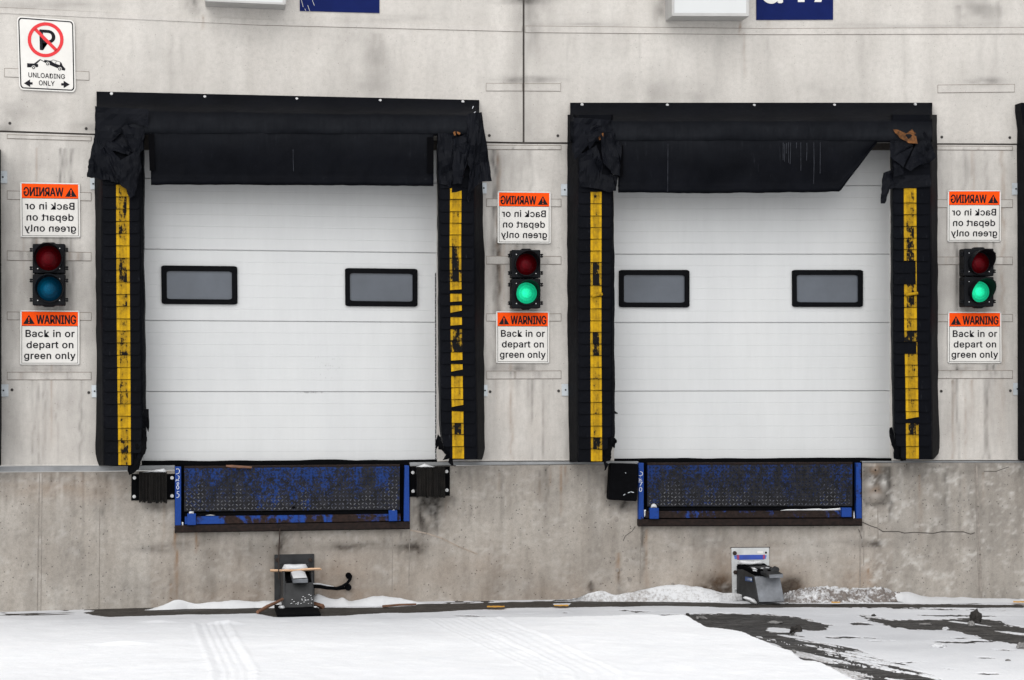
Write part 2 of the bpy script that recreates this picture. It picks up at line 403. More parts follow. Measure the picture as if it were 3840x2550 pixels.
def bil(q, u, v):
    "bilinear point of quad corners TL TR BR BL"
    q = np.asarray(q, float); u = np.asarray(u, float)[..., None]; v = np.asarray(v, float)[..., None]
    return (q[0] * (1 - u) + q[1] * u) * (1 - v) + (q[3] * (1 - u) + q[2] * u) * v
def strip(mb, pts_px, w_px, Y, dy=.004, mi=0, jit=0.0):
    "thin ribbon following a survey polyline"
    for (a, b) in zip(pts_px[:-1], pts_px[1:]):
        a, b = np.array(a, float), np.array(b, float); t = b - a; L = np.linalg.norm(t); t /= L + 1e-9
        nn = np.array([-t[1], t[0]]) * w_px / 2; e = t * w_px * .2
        q = [a - nn - e, b - nn + e, b + nn + e, a + nn - e]
        mb.quadpx(q, Y, dy, mi)
TXT = {}
try:                                        # the grotesque typeface that ships with Blender
    import os
    FONT = bpy.data.fonts.load(os.path.join(bpy.utils.resource_path('LOCAL'), 'datafiles', 'fonts', 'Inter.woff2'))
except Exception: FONT = None
def text_geo(body, bold=0.0, space=1.0):
    k = (body, bold, space)
    if k in TXT: return TXT[k]
    c = bpy.data.curves.new('lettering', 'FONT'); c.body = body; c.offset = bold
    if FONT: c.font = FONT
    c.space_character = space; c.resolution_u = 4
    o = bpy.data.objects.new('lettering', c); _link(o)
    dg = bpy.context.evaluated_depsgraph_get(); dg.update()
    me = bpy.data.meshes.new_from_object(o.evaluated_get(dg))
    V = np.array([v.co[:2] for v in me.vertices]); Fs = [list(p.vertices) for p in me.polygons]
    bpy.data.objects.remove(o); bpy.data.curves.remove(c); bpy.data.meshes.remove(me)
    V = (V - V.min(0)) / (V.max(0) - V.min(0)); TXT[k] = (V, Fs); return TXT[k]
def text_on(parent, name, mat, body, q, u0, v0, u1, v1, lift, mirror=False, bold=0.0, space=1.0):
    "flat lettering fitted to the box u0..u1, v0..v1 of a sign; every word becomes one part"
    V, Fs = text_geo(body, 0.0, space); iv = sorted((min(V[i, 0] for i in f), max(V[i, 0] for i in f)) for f in Fs); mg = [list(iv[0])]
    for x0, x1 in iv[1:]:
        if x0 > mg[-1][1] + 1e-6: mg.append([x0, x1])
        else: mg[-1][1] = max(mg[-1][1], x1)
    nw = len(body.split()); gaps = sorted(range(len(mg) - 1), key=lambda i: mg[i][1] - mg[i + 1][0])[:nw - 1]
    cuts = sorted((mg[i][1] + mg[i + 1][0]) / 2 for i in gaps)
    for k in range(nw):
        lo, hi = ([-1] + cuts)[k], (cuts + [2])[k]; ff = [f for f in Fs if lo < V[f[0], 0] < hi]; ids = sorted({i for f in ff for i in f}); mp_ = {j: i for i, j in enumerate(ids)}; W = V[ids]; mb = MB()
        au, av = (u1 - u0), (v1 - v0)
        for c, (dx, dy) in enumerate(((0, 0), (-1, 0), (1, 0), (0, -1), (0, 1)) if bold else ((0, 0),)):
            u = u0 + W[:, 0] * (au - 2 * bold) + bold + dx * bold; v = v1 + W[:, 1] * (v0 - v1) + dy * bold * .8
            if mirror: u = 1 - u
            p = bil(q, u, v); p[:, 1] -= lift + c * .0002; mb.add(p, [[mp_[i] for i in (f[::-1] if mirror else f)] for f in ff])
        mb.out(name, mat, parent)
def poly_on(mb, pts, q, lift, mirror=False, th=0.0, mi=0):
    pts = np.asarray(pts, float); u = 1 - pts[:, 0] if mirror else pts[:, 0]
    p = bil(q, u, pts[:, 1]); p[:, 1] -= lift; mb.prism(p, max(th, .0006), mi)
def rag(px, Y, seed, parent, amp=.03, name='torn_cover', mat=None, cuts=6):
    "crumpled torn sheet with a survey outline"
    bm = bmesh.new(); pts = P([p[0] for p in px], [p[1] for p in px], Y)
    f = bm.faces.new([bm.verts.new(p) for p in pts])
    bmesh.ops.triangulate(bm, faces=[f]); bmesh.ops.subdivide_edges(bm, edges=bm.edges[:], cuts=cuts, use_grid_fill=True)
    V = np.array([v.co[:] for v in bm.verts])
    V[:, 1] += amp * 2.0 * (fbm(V[:, 0] * 9 + seed, V[:, 2] * 9, seed, 3) - .55)
    r = np.abs(fbm(V[:, 0] * 5 + V[:, 2] * 7, V[:, 0] * 3 - V[:, 2] * 2, seed + 5, 2) - .5); V[:, 1] += amp * 3.4 * (r - .15); r2 = np.abs(fbm(V[:, 0] * 13 - V[:, 2] * 9, V[:, 0] * 6 + V[:, 2] * 11, seed + 7, 2) - .5); V[:, 1] += amp * 1.6 * (r2 - .15)
    V[:, 0] += .010 * (vn(V[:, 0] * 40, V[:, 2] * 40, seed) - .5); V[:, 2] += .010 * (vn(V[:, 0] * 40, V[:, 2] * 40, seed + 3) - .5)
    bm.verts.index_update(); Fs = [[v.index for v in fc.verts] for fc in bm.faces]
    bm.free()
    o = build(name, V, Fs, mat or M_RAG, parent)
    m = o.modifiers.new('thick', 'SOLIDIFY'); m.thickness = .004
    return o
# ------------------------------------------------------------------ the wall
def blobs(px, py, lst, W):
    for cx, cy, rx, ry, amt, ch in lst:
        d = ((px - cx) / rx) ** 2 + ((py - cy) / ry) ** 2
        nz = fbm(px / (rx * .5 + 6), py / (ry * .5 + 6), int(cx) % 37, 4)
        W[:, ch] += amt * np.exp(-d) * np.clip(nz * 2.2 - .25, 0, 1.3)
def streaks(px, py, lst, W):
    for cx, y0, y1, wd, amt, ch in lst:
        wob = (vn(py / 40, py * 0 + cx, 3) - .5) * wd * 1.2
        t = np.clip((py - y0) / (y1 - y0), 0, 1)
        m = np.exp(-((px - cx - wob) / (wd * (.5 + .5 * t))) ** 2) * (py > y0 - 4) * (1 - t) ** .6
        nz = .45 + .9 * vn(px / 5, py / 26, int(cx) % 29)
        W[:, ch] += 1.35 * amt * m * nz
def wallgrid(name, x0, x1, top, bot, Y, mat, wearf, parent, step=8, thick=None):
    nx = max(2, int((x1 - x0) / step) + 1); xs = np.linspace(x0, x1, nx)
    yt = np.interp(xs, [p[0] for p in top], [p[1] for p in top]); yb = np.interp(xs, [p[0] for p in bot], [p[1] for p in bot])
    ny = max(2, int((yb - yt).mean() / step) + 1); v = np.linspace(0, 1, ny)[:, None]
    py = yt[None] * (1 - v) + yb[None] * v; px = np.broadcast_to(xs[None], py.shape)
    V = P(px, py, Y).reshape(-1, 3); W = np.zeros((V.shape[0], 3)); wearf(px.ravel(), py.ravel(), W)
    return build(name, V, grid_faces(ny, nx), mat, parent, acol=np.clip(W, 0, 1.0), smooth=True)
def gen(px, py, W, a=.16, s=0):
    f = fbm(px / 60, py / 320, 3 + s, 5); W[:, 0] += a * np.clip(f * 3 - 1.2, 0, 1)
    f2 = fbm(px / 210, py / 170, 13 + s, 4); W[:, 0] += a * .9 * np.clip(f2 * 3 - 1.35, 0, 1)
def wear_upper(px, py, W):
    gen(px, py, W, .09)
    W[:, 0] += .22 * np.exp(-((px - 1963) / 55) ** 2) * (.4 + fbm(px / 14, py / 60, 5, 3))
    W[:, 0] += .12 * np.exp(-(np.maximum(0, 535 - py) / 22)) * fbm(px / 20, py / 12, 8, 3) * 1.6
    blobs(px, py, [(1409, 230, 100, 120, .22, 0), (570, 235, 60, 60, .16, 0), (2410, 335, 90, 70, .22, 0), (2600, 355, 80, 50, .22, 0),
        (2480, 40, 30, 70, .40, 0), (2000, 60, 55, 120, .28, 0), (1960, 0, 110, 14, .5, 0), (3680, 30, 110, 70, .36, 0), (3700, 306, 80, 16, .4, 0),
        (120, 400, 140, 60, .18, 0), (40, 440, 60, 70, .22, 0), (330, 478, 60, 20, .35, 0), (20, 483, 50, 12, .4, 0), (3070, 340, 120, 60, .16, 0), (1350, 330, 150, 60, .14, 0), (720, 20, 30, 40, .3, 0),
        (1450, 70, 200, 14, .22, 0), (1970, 300, 120, 14, .45, 0), (1150, 120, 200, 60, .12, 0), (180, 20, 200, 16, .3, 0), (3400, 96, 400, 10, .2, 0), (2200, 92, 120, 8, .35, 0)], W)
    streaks(px, py, [(765, 60, 115, 7, .4, 1), (2778, 75, 140, 6, .6, 1), (2792, 130, 300, 7, .3, 1), (735, 0, 60, 16, .25, 0), (3600, 20, 110, 20, .22, 0), (3740, 10, 120, 14, .2, 0), (2880, 75, 120, 9, .2, 1)], W)
    streaks(px, py, [(R_.uniform(0, 3840), 131, R_.uniform(200, 480), R_.uniform(6, 22), R_.uniform(.03, .10), 0) for _ in range(46)], W)
def wear_tone_pier(px, py, W):
    gen(px, py, W, .15, 4)
    for e in (355, 1815, 2130, 3518, 3830, 5): W[:, 0] += .20 * np.exp(-np.abs(px - e) / 22) * (.5 + vn(px / 9, py / 50, 6))  # extra darkening that fades away from the seal pad edges
    for c in (190, 1962, 3655):
        streaks(px, py, [(c + R_.uniform(-120, 120), R_.choice([890, 1370, 1425, 770, 560]), R_.uniform(1000, 1740), R_.uniform(5, 14), R_.uniform(.12, .32), R_.choice([0, 0, 0, 1])) for _ in range(22)], W)
        blobs(px, py, [(c, 1040, 110, 130, .22, 0), (c - 20, 1385, 110, 16, .35, 0), (c, 1600, 110, 150, .1, 1), (c, 930, 120, 30, .22, 0), (c, 620, 120, 60, .12, 0)], W)
    blobs(px, py, [(3655, 1500, 120, 200, .10, 2), (190, 1560, 90, 150, .22, 2)], W)
def wear_found(px, py, W):
    gen(px, py, W, .20, 9)
    f = .5 * fbm(px / 70, py / 45, 21, 4) + .5 * fbm(px / 15, py / 11, 23, 4); W[:, 2] += .62 * np.clip(f * 5.0 - 2.75, 0, 1) * (.40 + .60 * (px > 3230)); f = fbm(px / 13, py / 24, 77, 4); W[:, 0] += .20 * np.clip(f * 3.2 - 1.75, 0, 1)
    W[:, 0] += .10 * np.exp(-np.maximum(0, py - 1760) / 36) * (.4 + 1.2 * fbm(px / 22, py / 60, 31, 3))
    W[:, 1] += .30 * np.exp(-np.maximum(0, 2240 - py) / 150) * fbm(px / 80, py / 80, 33, 3) * ((px > 560) & (px < 3350))
    rc = (px > 3234) & (px < 3341) & (py > 1748) & (py < 1886); W[:, 0] += rc * .34 * (.5 + vn(px / 12, py / 12, 5)); W[:, 0] += .30 * np.exp(-((px - 3341) / 5) ** 2) * (py > 1748) * (py < 1890); W[:, 0] += .35 * np.exp(-((py - 1887) / 5) ** 2) * (px > 3232) * (px < 3345)
    for bx in (3262, 3314): W[:, 2] += .5 * np.exp(-((px - bx) / 13) ** 2 - ((py - 1812) / 24) ** 2)
    W[:, 2] += .4 * np.exp(-((px - 3283) / 26) ** 2 - ((py - 1858) / 14) ** 2)
    blobs(px, py, [(600, 2058, 90, 16, .5, 0), (700, 2038, 60, 12, .4, 0), (1340, 2046, 150, 16, .45, 0), (1545, 2058, 50, 32, .75, 0), (1300, 2060, 60, 20, .3, 0),
        (3280, 2040, 52, 14, .75, 0), (3180, 2036, 80, 20, .3, 0), (2690, 2212, 60, 40, 3.0, 0), (2960, 2212, 46, 36, 3.0, 0), (1690, 1880, 40, 26, .3, 0), (600, 1900, 60, 18, .6, 0),
        (1625, 1885, 60, 40, .9, 0), (1600, 1950, 50, 60, .5, 0), (2330, 1895, 70, 24, .6, 0), (2270, 1790, 26, 90, .4, 0), (3285, 1800, 56, 80, .28, 0), (3283, 1763, 22, 22, .5, 1), (3283, 1842, 24, 24, .6, 1), (3270, 1895, 60, 8, .5, 0),
        (2800, 2140, 250, 80, .25, 1), (1250, 2180, 250, 90, .22, 1), (3225, 2160, 60, 80, .32, 1), (2150, 1800, 160, 60, .2, 0), (240, 1830, 220, 50, .28, 1), (200, 1780, 260, 24, .25, 0), (3600, 1765, 230, 30, .3, 0), (2215, 2205, 14, 20, .8, 0), (2700, 2020, 220, 90, .2, 0),
        (2990, 2070, 250, 70, .25, 2), (960, 2050, 300, 60, .2, 0), (1060, 2090, 60, 110, .45, 0), (1195, 2170, 30, 80, .3, 0), (1800, 2120, 120, 60, .14, 1)], W)
    streaks(px, py, [(658, 1990, 2300, 10, .55, 1), (640, 2190, 2290, 10, .4, 1), (737, 1992, 2080, 7, .6, 1), (2412, 1975, 2170, 9, .75, 0), (2425, 1985, 2260, 9, .45, 1), (2215, 2180, 2235, 7, .6, 0), (2322, 2140, 2240, 9, .6, 0), (2322, 2080, 2200, 14, .4, 1),
        (2103, 1748, 1850, 6, .7, 1), (2122, 1748, 1820, 5, .55, 1), (2105, 1830, 1960, 6, .3, 1), (3255, 2120, 2220, 9, .5, 1), (1050, 1990, 2120, 9, .35, 0), (1580, 1880, 2010, 8, .5, 0), (1640, 1880, 2040, 9, .45, 0), (3345, 1880, 1960, 6, .5, 0), (3335, 1900, 1955, 4, .5, 0), (2335, 1880, 1930, 16, .4, 0), (1500, 2000, 2180, 7, .25, 0), (2060, 1750, 1830, 6, .4, 1), (3230, 1960, 2060, 8, .4, 0)], W)
    streaks(px, py, [(R_.uniform(0, 3840), R_.uniform(1755, 1800), R_.uniform(1850, 2100), R_.uniform(3, 12), R_.uniform(.08, .3), R_.choice([0, 0, 1, 2])) for _ in range(90)], W)
EXL, EXR = -2600, 6400
wall = thing('precast_wall', P(1963, 1745, 0), 'pale precast concrete warehouse wall of large joined panels around the two dock doors', 'wall')
JL = [(-120, 484), (0, 489), (350, 501), (1961, 533)]; JR = [(1966, 533), (3515, 537), (3960, 539)]
wallgrid('wall_panel', -120, 1960, [(-120, -140), (1960, -90)], JL, 0, M_WALL, wear_upper, wall)
wallgrid('wall_panel', 1967, 3960, [(1967, -90), (3960, -110)], JR, 0, M_WALL, wear_upper, wall)
PB = [(-120, 1747), (350, 1745), (1740, 1729), (2200, 1727), (3515, 1725), (3960, 1725)]
for a, b in ((-120, 531), (1640, 2303), (3346, 3960)):
    wallgrid('pier_panel', a, b, [(-120, 490), (0, 496), (350, 507), (1961, 540), (3515, 543), (3960, 545)], PB, 0, M_PIER, wear_tone_pier, wall)
mb = MB()
mb.quadpx([(EXL, -1500), (-121, -1500), (-121, 1747), (EXL, 1760)], 0.001, .2)
mb.quadpx([(3961, -1500), (EXR, -1500), (EXR, 1730), (3961, 1725)], 0.001, .2)
mb.quadpx([(-121, -1500), (3961, -1500), (3961, -111), (1963, -91), (-121, -141)], 0.0, .2)
mb.out('wall_panel', M_WALL, wall)
mb = MB()                                   # dark sealant behind the panel joints, and the solid core behind the panels
mb.quadpx([(-121, 440), (3961, 500), (3961, 560), (-121, 560)], .012, .1)
mb.quadpx([(1940, -140), (1985, -140), (1985, 560), (1940, 560)], .010, .1)
mb.out('joint_sealant', M_GRIME, wall)
mb = MB()
for a, b in ((-121, 531), (1640, 2303), (3346, 3961)): mb.quadpx([(a, 545), (b, 545), (b, 1745), (a, 1745)], .03, .3)
mb.quadpx([(-121, -140), (3961, -140), (3961, 530), (-121, 480)], .112, .3)
mb.out('wall_core', M_PIER, wall)
def band(q, mat, grow=3.2, lift=.006):
    m = MB(); q = np.array(q, float); c = q.mean(0)
    g = q + np.sign(q - c) * grow * np.array([.8, 1])
    m.quadpx(g, -.0022, .004, 1); m.quadpx(q, -lift + .0006, .008, 0)
    o = m.out('relief_band', [mat, M_GRIMEL], wall); h = len(q) // 2; tp, bt = [tuple(a) for a in q[:h]], [tuple(a) for a in q[h:][::-1]]
    wallgrid('band_face', tp[0][0], tp[-1][0], tp, bt, -lift, mat, wear_upper if mat is M_WALL else wear_tone_pier, o, 8)
for q in ([(18, 257), (333, 270), (333, 300), (18, 287)], [(1824, 313), (1958, 314), (1958, 340), (1824, 340)], [(1968, 314), (2102, 315), (2102, 341), (1968, 340)],
          [(3518, 320), (3804, 317), (3804, 344), (3518, 347)]): band(q, M_WALL, 2.2)
band([(-120, 24), (0, 28), (960, 73), (1957, 97), (1957, 118), (960, 93), (0, 49), (-120, 45)], M_WALL, 2.0)
band([(1970, 98), (2880, 108), (3960, 103), (3960, 126), (2880, 129), (1970, 121)], M_WALL, 2.0)
for x0, x1, rows in ((28, 341, [(506, 525, 516, 527), (717, 724, 746, 752), (942, 948, 975, 977), (1171, 1173, 1198, 1200), (1397, 1397, 1423, 1423)]),
                     (1825, 2103, [(546, 547, 559, 560), (747, 748, 773, 774), (962, 963, 989, 990), (1178, 1178, 1203, 1203), (1393, 1392, 1420, 1419)]),
                     (3516, 3796, [(549, 549, 562, 562), (750, 750, 777, 777), (965, 965, 991, 991), (1180, 1180, 1205, 1205), (1391, 1391, 1418, 1418)])):
    for i, r in enumerate(rows):
        q = [(x0, r[0]), (x1, r[1]), (x1, r[3]), (x0, r[2])]
        if i == 0: q = [(x0, r[0]), (x1, r[0] + (9 if x0 < 100 else 1)), (x1, r[3]), (x0, r[3] - (9 if x0 < 100 else 1))]
        band(q, M_PIER, 2.6)
for x, y in [(37, 462), (323, 482), (1835, 508), (2092, 509), (3532, 514), (3787, 516), (45, 1462), (333, 1472), (1838, 1469), (2095, 1466), (3530, 1467), (3789, 1465), (3822, 1522)]:
    m = MB(); p = P(x, y, -.003); m.cyl(p, .012, .01, 12, 0); m.cyl(p + [0, -.002, 0], .006, .01, 8, 1); m.out('tie_hole', [M_GRIME, M_STEELD], wall)
# ------------------------------------------------------------------ the dock foundation
fnd = thing('foundation_wall', P(1963, 2252, 0), 'stained grey cast concrete dock foundation under the doors', 'wall')
LT = [(-120, 1772), (350, 1769), (1740, 1746), (2200, 1742), (3000, 1737), (3960, 1734)]
GB = [(x, float(PX(P(x, 2200) * [1, 1, 0] + [0, 0, gz(P(x, 2200)[0]) - .06])[1])) for x in range(-120, 3961, 240)]
wallgrid('cast_face', -120, 3960, LT, GB, -.004, M_FOUND, wear_found, fnd, 8)
mb = MB(); mb.quadpx([(EXL, 1790), (-121, 1772), (-121, 2310), (EXL, 2330)], -.003, .3); mb.quadpx([(3961, 1734), (EXR, 1745), (EXR, 2300), (3961, 2300)], -.003, .3)
mb.quadpx([(-120, 1780), (3960, 1745), (3960, 2290), (-120, 2310)], .03, .3)
mb.out('cast_face', M_FOUND, fnd)
def along(x0, x1, top, bot):
    xs = [x0] + [p[0] for p in top if x0 < p[0] < x1] + [x1]
    return [(x, float(np.interp(x, [p[0] for p in top], [p[1] for p in top]))) for x in xs] + [(x, float(np.interp(x, [p[0] for p in bot], [p[1] for p in bot]))) for x in xs[::-1]]
ET = [(-2600, 1751), (-120, 1751), (350, 1749), (1740, 1732), (2200, 1730.5), (3515, 1729), (6400, 1729)]
EB = [(-2600, 1775), (-120, 1770), (350, 1767), (1740, 1744), (2200, 1740), (3000, 1735), (3960, 1733), (6400, 1740)]
for x0, x1 in ((-2600, 655), (1537, 2394), (3233, 6400)):
    mb = MB(); mb.quadpx(along(x0, x1, ET, EB), -.010, .06); mb.out('edge_angle', M_LEDGE, fnd)
CT = [(-120, 1743), (350, 1741), (1740, 1724), (2200, 1723), (3960, 1721)]; CB = [(-120, 1746), (350, 1744.5), (1740, 1727.5), (2200, 1726), (3960, 1724)]
for x0, x1 in ((-120, 531), (1640, 2303), (3346, 3960)):
    mb = MB(); mb.quadpx(along(x0, x1, CT, CB), -.006, .02); mb.out('edge_chamfer', M_PIER, fnd)
for i, (pts, wd, mt) in enumerate([([(148, 1775), (143, 2040), (140, 2296)], 3, M_GRIMEL), ([(158, 1775), (153, 2290)], 2, M_GRIMEL), ([(374, 1900), (371, 2283)], 2, M_GRIMEL), ([(1536, 1990), (1533, 2195)], 2, M_GRIMEL), ([(1472, 2010), (1470, 2230)], 2, M_GRIMEL),
      ([(2403, 1990), (2400, 2190)], 2.0, M_GRIMEL), ([(3662, 1738), (3668, 1900), (3675, 2080), (3680, 2240)], 7, M_GRIMEL), ([(3655, 1738), (3664, 2000), (3672, 2240)], 2, M_GRIMEL), ([(3226, 1990), (3225, 2200)], 3, M_GRIMEL), ([(3240, 1990), (3239, 2120)], 2, M_GRIMEL), ([(3292, 1900), (3293, 2020)], 3, M_GRIMEL)]):
    m = MB(); strip(m, pts, wd, -.0065, .005); m.out('form_line', mt, fnd)
for pts, wd in [([(3232, 1957), (3265, 1972), (3290, 1980), (3310, 1993), (3370, 1993), (3392, 1999), (3430, 1996), (3500, 2000), (3530, 1994), (3612, 1994), (3640, 2003), (3655, 1998)], 3), ([(3220, 1985), (3226, 2000), (3232, 2020)], 2),
      ([(3780, 1752), (3750, 1762), (3735, 1768), (3690, 1767)], 2), ([(2382, 1975), (2370, 1992), (2345, 2010), (2337, 2028)], 2), ([(668, 1992), (658, 2000)], 3)]:
    m = MB(); strip(m, pts, wd, -.0062, .005); m.out('crack', M_GRIME, fnd)
m = MB(); strip(m, [(1538, 1988), (1600, 2000), (1660, 2020), (1720, 2050), (1790, 2078)], 5, -.0058, .004); m.out('crack', simple('faded_rust_line', (.27, .225, .185), .9, 0, .2, 30), fnd)
for x, y in ((3283, 1763), (3283, 1840), (3263, 1787), (3264, 1893)):
    m = MB(); p = P(x, y, -.006); m.cyl(p, .0085 if x == 3283 else .004, .01, 10); m.out('anchor_hole', M_BOLTR if x == 3283 else M_GRIME, fnd)
for x, y, r in [(2312, 1947, 11), (2300, 2095, 9), (2376, 2092, 10), (2315, 2138, 9), (2330, 2136, 7), (2283, 2172, 8), (2362, 2174, 11), (2352, 2101, 8), (2523, 2191, 8)]:
    m = MB(); p = P(x, y, -.0055); m.cyl(p, r * .8 / 468, .004, 12, 0, el=1.15); m.out('mud_splash', M_GRIMEL, fnd)
# ------------------------------------------------------------------ ground
polA = [(2418, 2312), (2532, 2306), (2655, 2302), (2777, 2302), (2880, 2304), (2962, 2314), (3015, 2324), (3055, 2330), (3117, 2351), (3068, 2367), (3002, 2361), (2880, 2361), (2870, 2371), (2962, 2371), (3031, 2404), (3117, 2420), (3206, 2436), (3288, 2471), (3390, 2496), (3492, 2532), (3560, 2580),
        (3200, 2580), (3145, 2550), (3064, 2518), (3019, 2514), (2974, 2477), (2904, 2457), (2880, 2445), (2818, 2426), (2785, 2406), (2696, 2381), (2655, 2379), (2614, 2355), (2569, 2332), (2500, 2334), (2450, 2322)]
polB = [(3215, 2304), (3247, 2308), (3353, 2326), (3451, 2324), (3639, 2318), (3737, 2326), (3753, 2341), (3860, 2359), (3860, 2422), (3737, 2410), (3655, 2390), (3607, 2371), (3517, 2363), (3411, 2363), (3329, 2351), (3300, 2340), (3270, 2330)]
polC = [(314, 2298), (359, 2293), (530, 2287), (700, 2282), (960, 2279), (1062, 2280), (1205, 2281), (1400, 2279), (1560, 2273), (1570, 2266), (1800, 2262), (1920, 2259), (2083, 2256), (2070, 2270), (2132, 2272), (2150, 2256), (2490, 2256), (2700, 2262), (2846, 2268), (2960, 2264), (3400, 2266), (3840, 2270), (3840, 2282), (3200, 2279), (2880, 2281), (2846, 2282), (2500, 2274), (2200, 2278), (1920, 2282), (1797, 2288), (1572, 2299), (1409, 2303), (1205, 2314), (1040, 2317), (960, 2302), (694, 2307), (408, 2315), (350, 2308)]
polD = [(3182, 2339), (3210, 2334), (3260, 2340), (3280, 2348), (3200, 2348)]
polE = [(1410, 2293), (1600, 2289), (1900, 2281), (1900, 2284), (1600, 2294), (1410, 2299)]
slush = [(3137, 2392, 140, 3), (3270, 2394, 100, 2.5), (3300, 2407, 90, 2), (3600, 2411, 110, 4), (3680, 2408, 70, 4), (3580, 2394, 60, 2.5), (3600, 2310, 90, 3), (3700, 2312, 60, 2.5), (3500, 2309, 70, 2.5), (2390, 2296, 60, 3), (2330, 2290, 40, 2), (3500, 2285, 300, 3), (2120, 2300, 20, 1.5),
         (3780, 2440, 50, 3), (3700, 2470, 40, 2.5), (3420, 2485, 60, 3), (3560, 2510, 70, 4), (3700, 2530, 60, 3), (1800, 2312, 120, 1.5), (700, 2340, 60, 1.5), (3400, 2273, 120, 3)]
gx = np.arange(-4.2, 7.6, .011); gy = -np.concatenate([np.arange(0, 1.2, .012), np.arange(1.2, 6.6, .020)])
XX, YY = np.meshgrid(gx, gy); Z0 = gz(XX)
pxg, pyg = PX(np.stack([XX, YY, Z0], -1))
def soft(poly, rx=10.0, ry=3.0, wob=1.0):
    "soft coverage of a survey polygon on the ground, with a wandering outline"
    w1 = wob * 16 * (fbm(XX * 6, YY * 3, 41, 4) - .5); w2 = wob * 6 * (fbm(XX * 5, YY * 6, 47, 4) - .5); acc = np.zeros(XX.shape)
    for i in range(13):
        k = i * 2.399963; q = math.sqrt((i + .5) / 13); acc += inpoly(pxg + w1 + rx * q * math.cos(k), pyg + w2 + ry * q * math.sin(k), poly)
    return acc / 13
driftpoly = [(2440, 2331), (2500, 2336), (2569, 2332), (2614, 2355), (2655, 2379), (2696, 2381), (2785, 2406), (2818, 2426), (2880, 2445), (2904, 2457), (2974, 2477), (3019, 2514), (3064, 2518), (3145, 2550), (3220, 2590), (-600, 2700), (-600, 2350), (1200, 2352), (2000, 2346)]
dr = soft(driftpoly, 9, 3.0, .8)
grain = .55 * (fbm(XX * 11, YY * 7, 53, 4) - .5) + .55 * (fbm(XX * 34, YY * 22, 55, 3) - .5)
big = np.maximum.reduce([soft(polA, 40, 6.5), soft(polB, 40, 6.5), soft(polD, 14, 3)])
apr = np.maximum(soft(polC, 8, 1.6, .6), soft(polE, 6, 1.2, .6))
for cx, cy, rx, ry in slush:
    d = np.exp(-((pxg - cx) / rx) ** 2 - ((pyg - cy - (pxg - cx) * .02) / (ry * 1.25 + .8)) ** 2); big = np.maximum(big, d * (.15 + 1.15 * fbm(XX * 6, YY * 14, 51, 4)))
# driving direction of the bare wheel track, taken on the ground
ga, gb = G(2655, 2375), G(3500, 2545); ta = math.atan2(gb[1] - ga[1], gb[0] - ga[0])
uu = (XX - ga[0]) * math.cos(ta) + (YY - ga[1]) * math.sin(ta); ww = -(XX - ga[0]) * math.sin(ta) + (YY - ga[1]) * math.cos(ta)
inA = soft(polA, 14, 4); low = inA * np.clip((pyg - 2372) / 14, 0, 1)
st = fbm(ww * 22, uu * 1.3, 61, 4) * .6 + fbm(ww * 60, uu * 3.0, 63, 3) * .4
treadm = .5 + .5 * np.sin(uu * 60 + 2.5 * np.sin(ww * 40))
slushstrip = soft([(2945, 2432), (3010, 2446), (3130, 2486), (3290, 2548), (3330, 2580), (3180, 2580), (3060, 2506), (2975, 2464)], 20, 5)
bare = np.clip(big, 0, 1) + grain * (1.0 - np.abs(big * 2 - 1) ** 2) * 1.7
bare -= low * np.clip((st - .50 + .5 * grain) * 6.0, 0, .85)
bare -= slushstrip * np.clip(.25 + (st - .42) * 4.5 + grain * 1.2, 0, 1)
patch = lambda x, y, rx, ry, k: np.clip(k * np.exp(-((pxg - x) / rx) ** 2 - ((pyg - y - (pxg - x) * .12) / ry) ** 2) * (.35 + 1.3 * fbm(XX * 9, YY * 8, 71, 4)), 0, 1)
bare -= patch(2737, 2368, 50, 6, 1.0) + patch(2880, 2420, 48, 8, 1.5) + patch(2905, 2337, 34, 3.5, .8) + patch(3640, 2340, 110, 2.5, .8) + patch(3790, 2374, 70, 3.5, 1.0) + patch(2930, 2362, 60, 3, .9)
bare = np.maximum(bare * (1 - dr), apr + grain * .6 * (apr > .1) * (apr < .95))
bare -= (1 - np.clip(apr * 3, 0, 1)) * dr
nz = fbm(XX * 3.0, YY * 3.0, 81, 5); nzf = fbm(XX * 14, YY * 14, 85, 4)
thin = (pyg < 2350) | (pxg > 2990 + (pyg - 2450) * 3)
wallfade = np.clip(-YY / .9, .35, 1)
drift = dr
H = .0065 + .052 * dr ** .6 + .05 * dr * (fbm(XX * .9, YY * .9, 91, 3) - .4)
H = H * np.maximum(wallfade, 1 - 1.0 * (dr < .2)) + (.003 + .009 * dr) * (nz - .5) + (.002 + .004 * dr) * (nzf - .5)
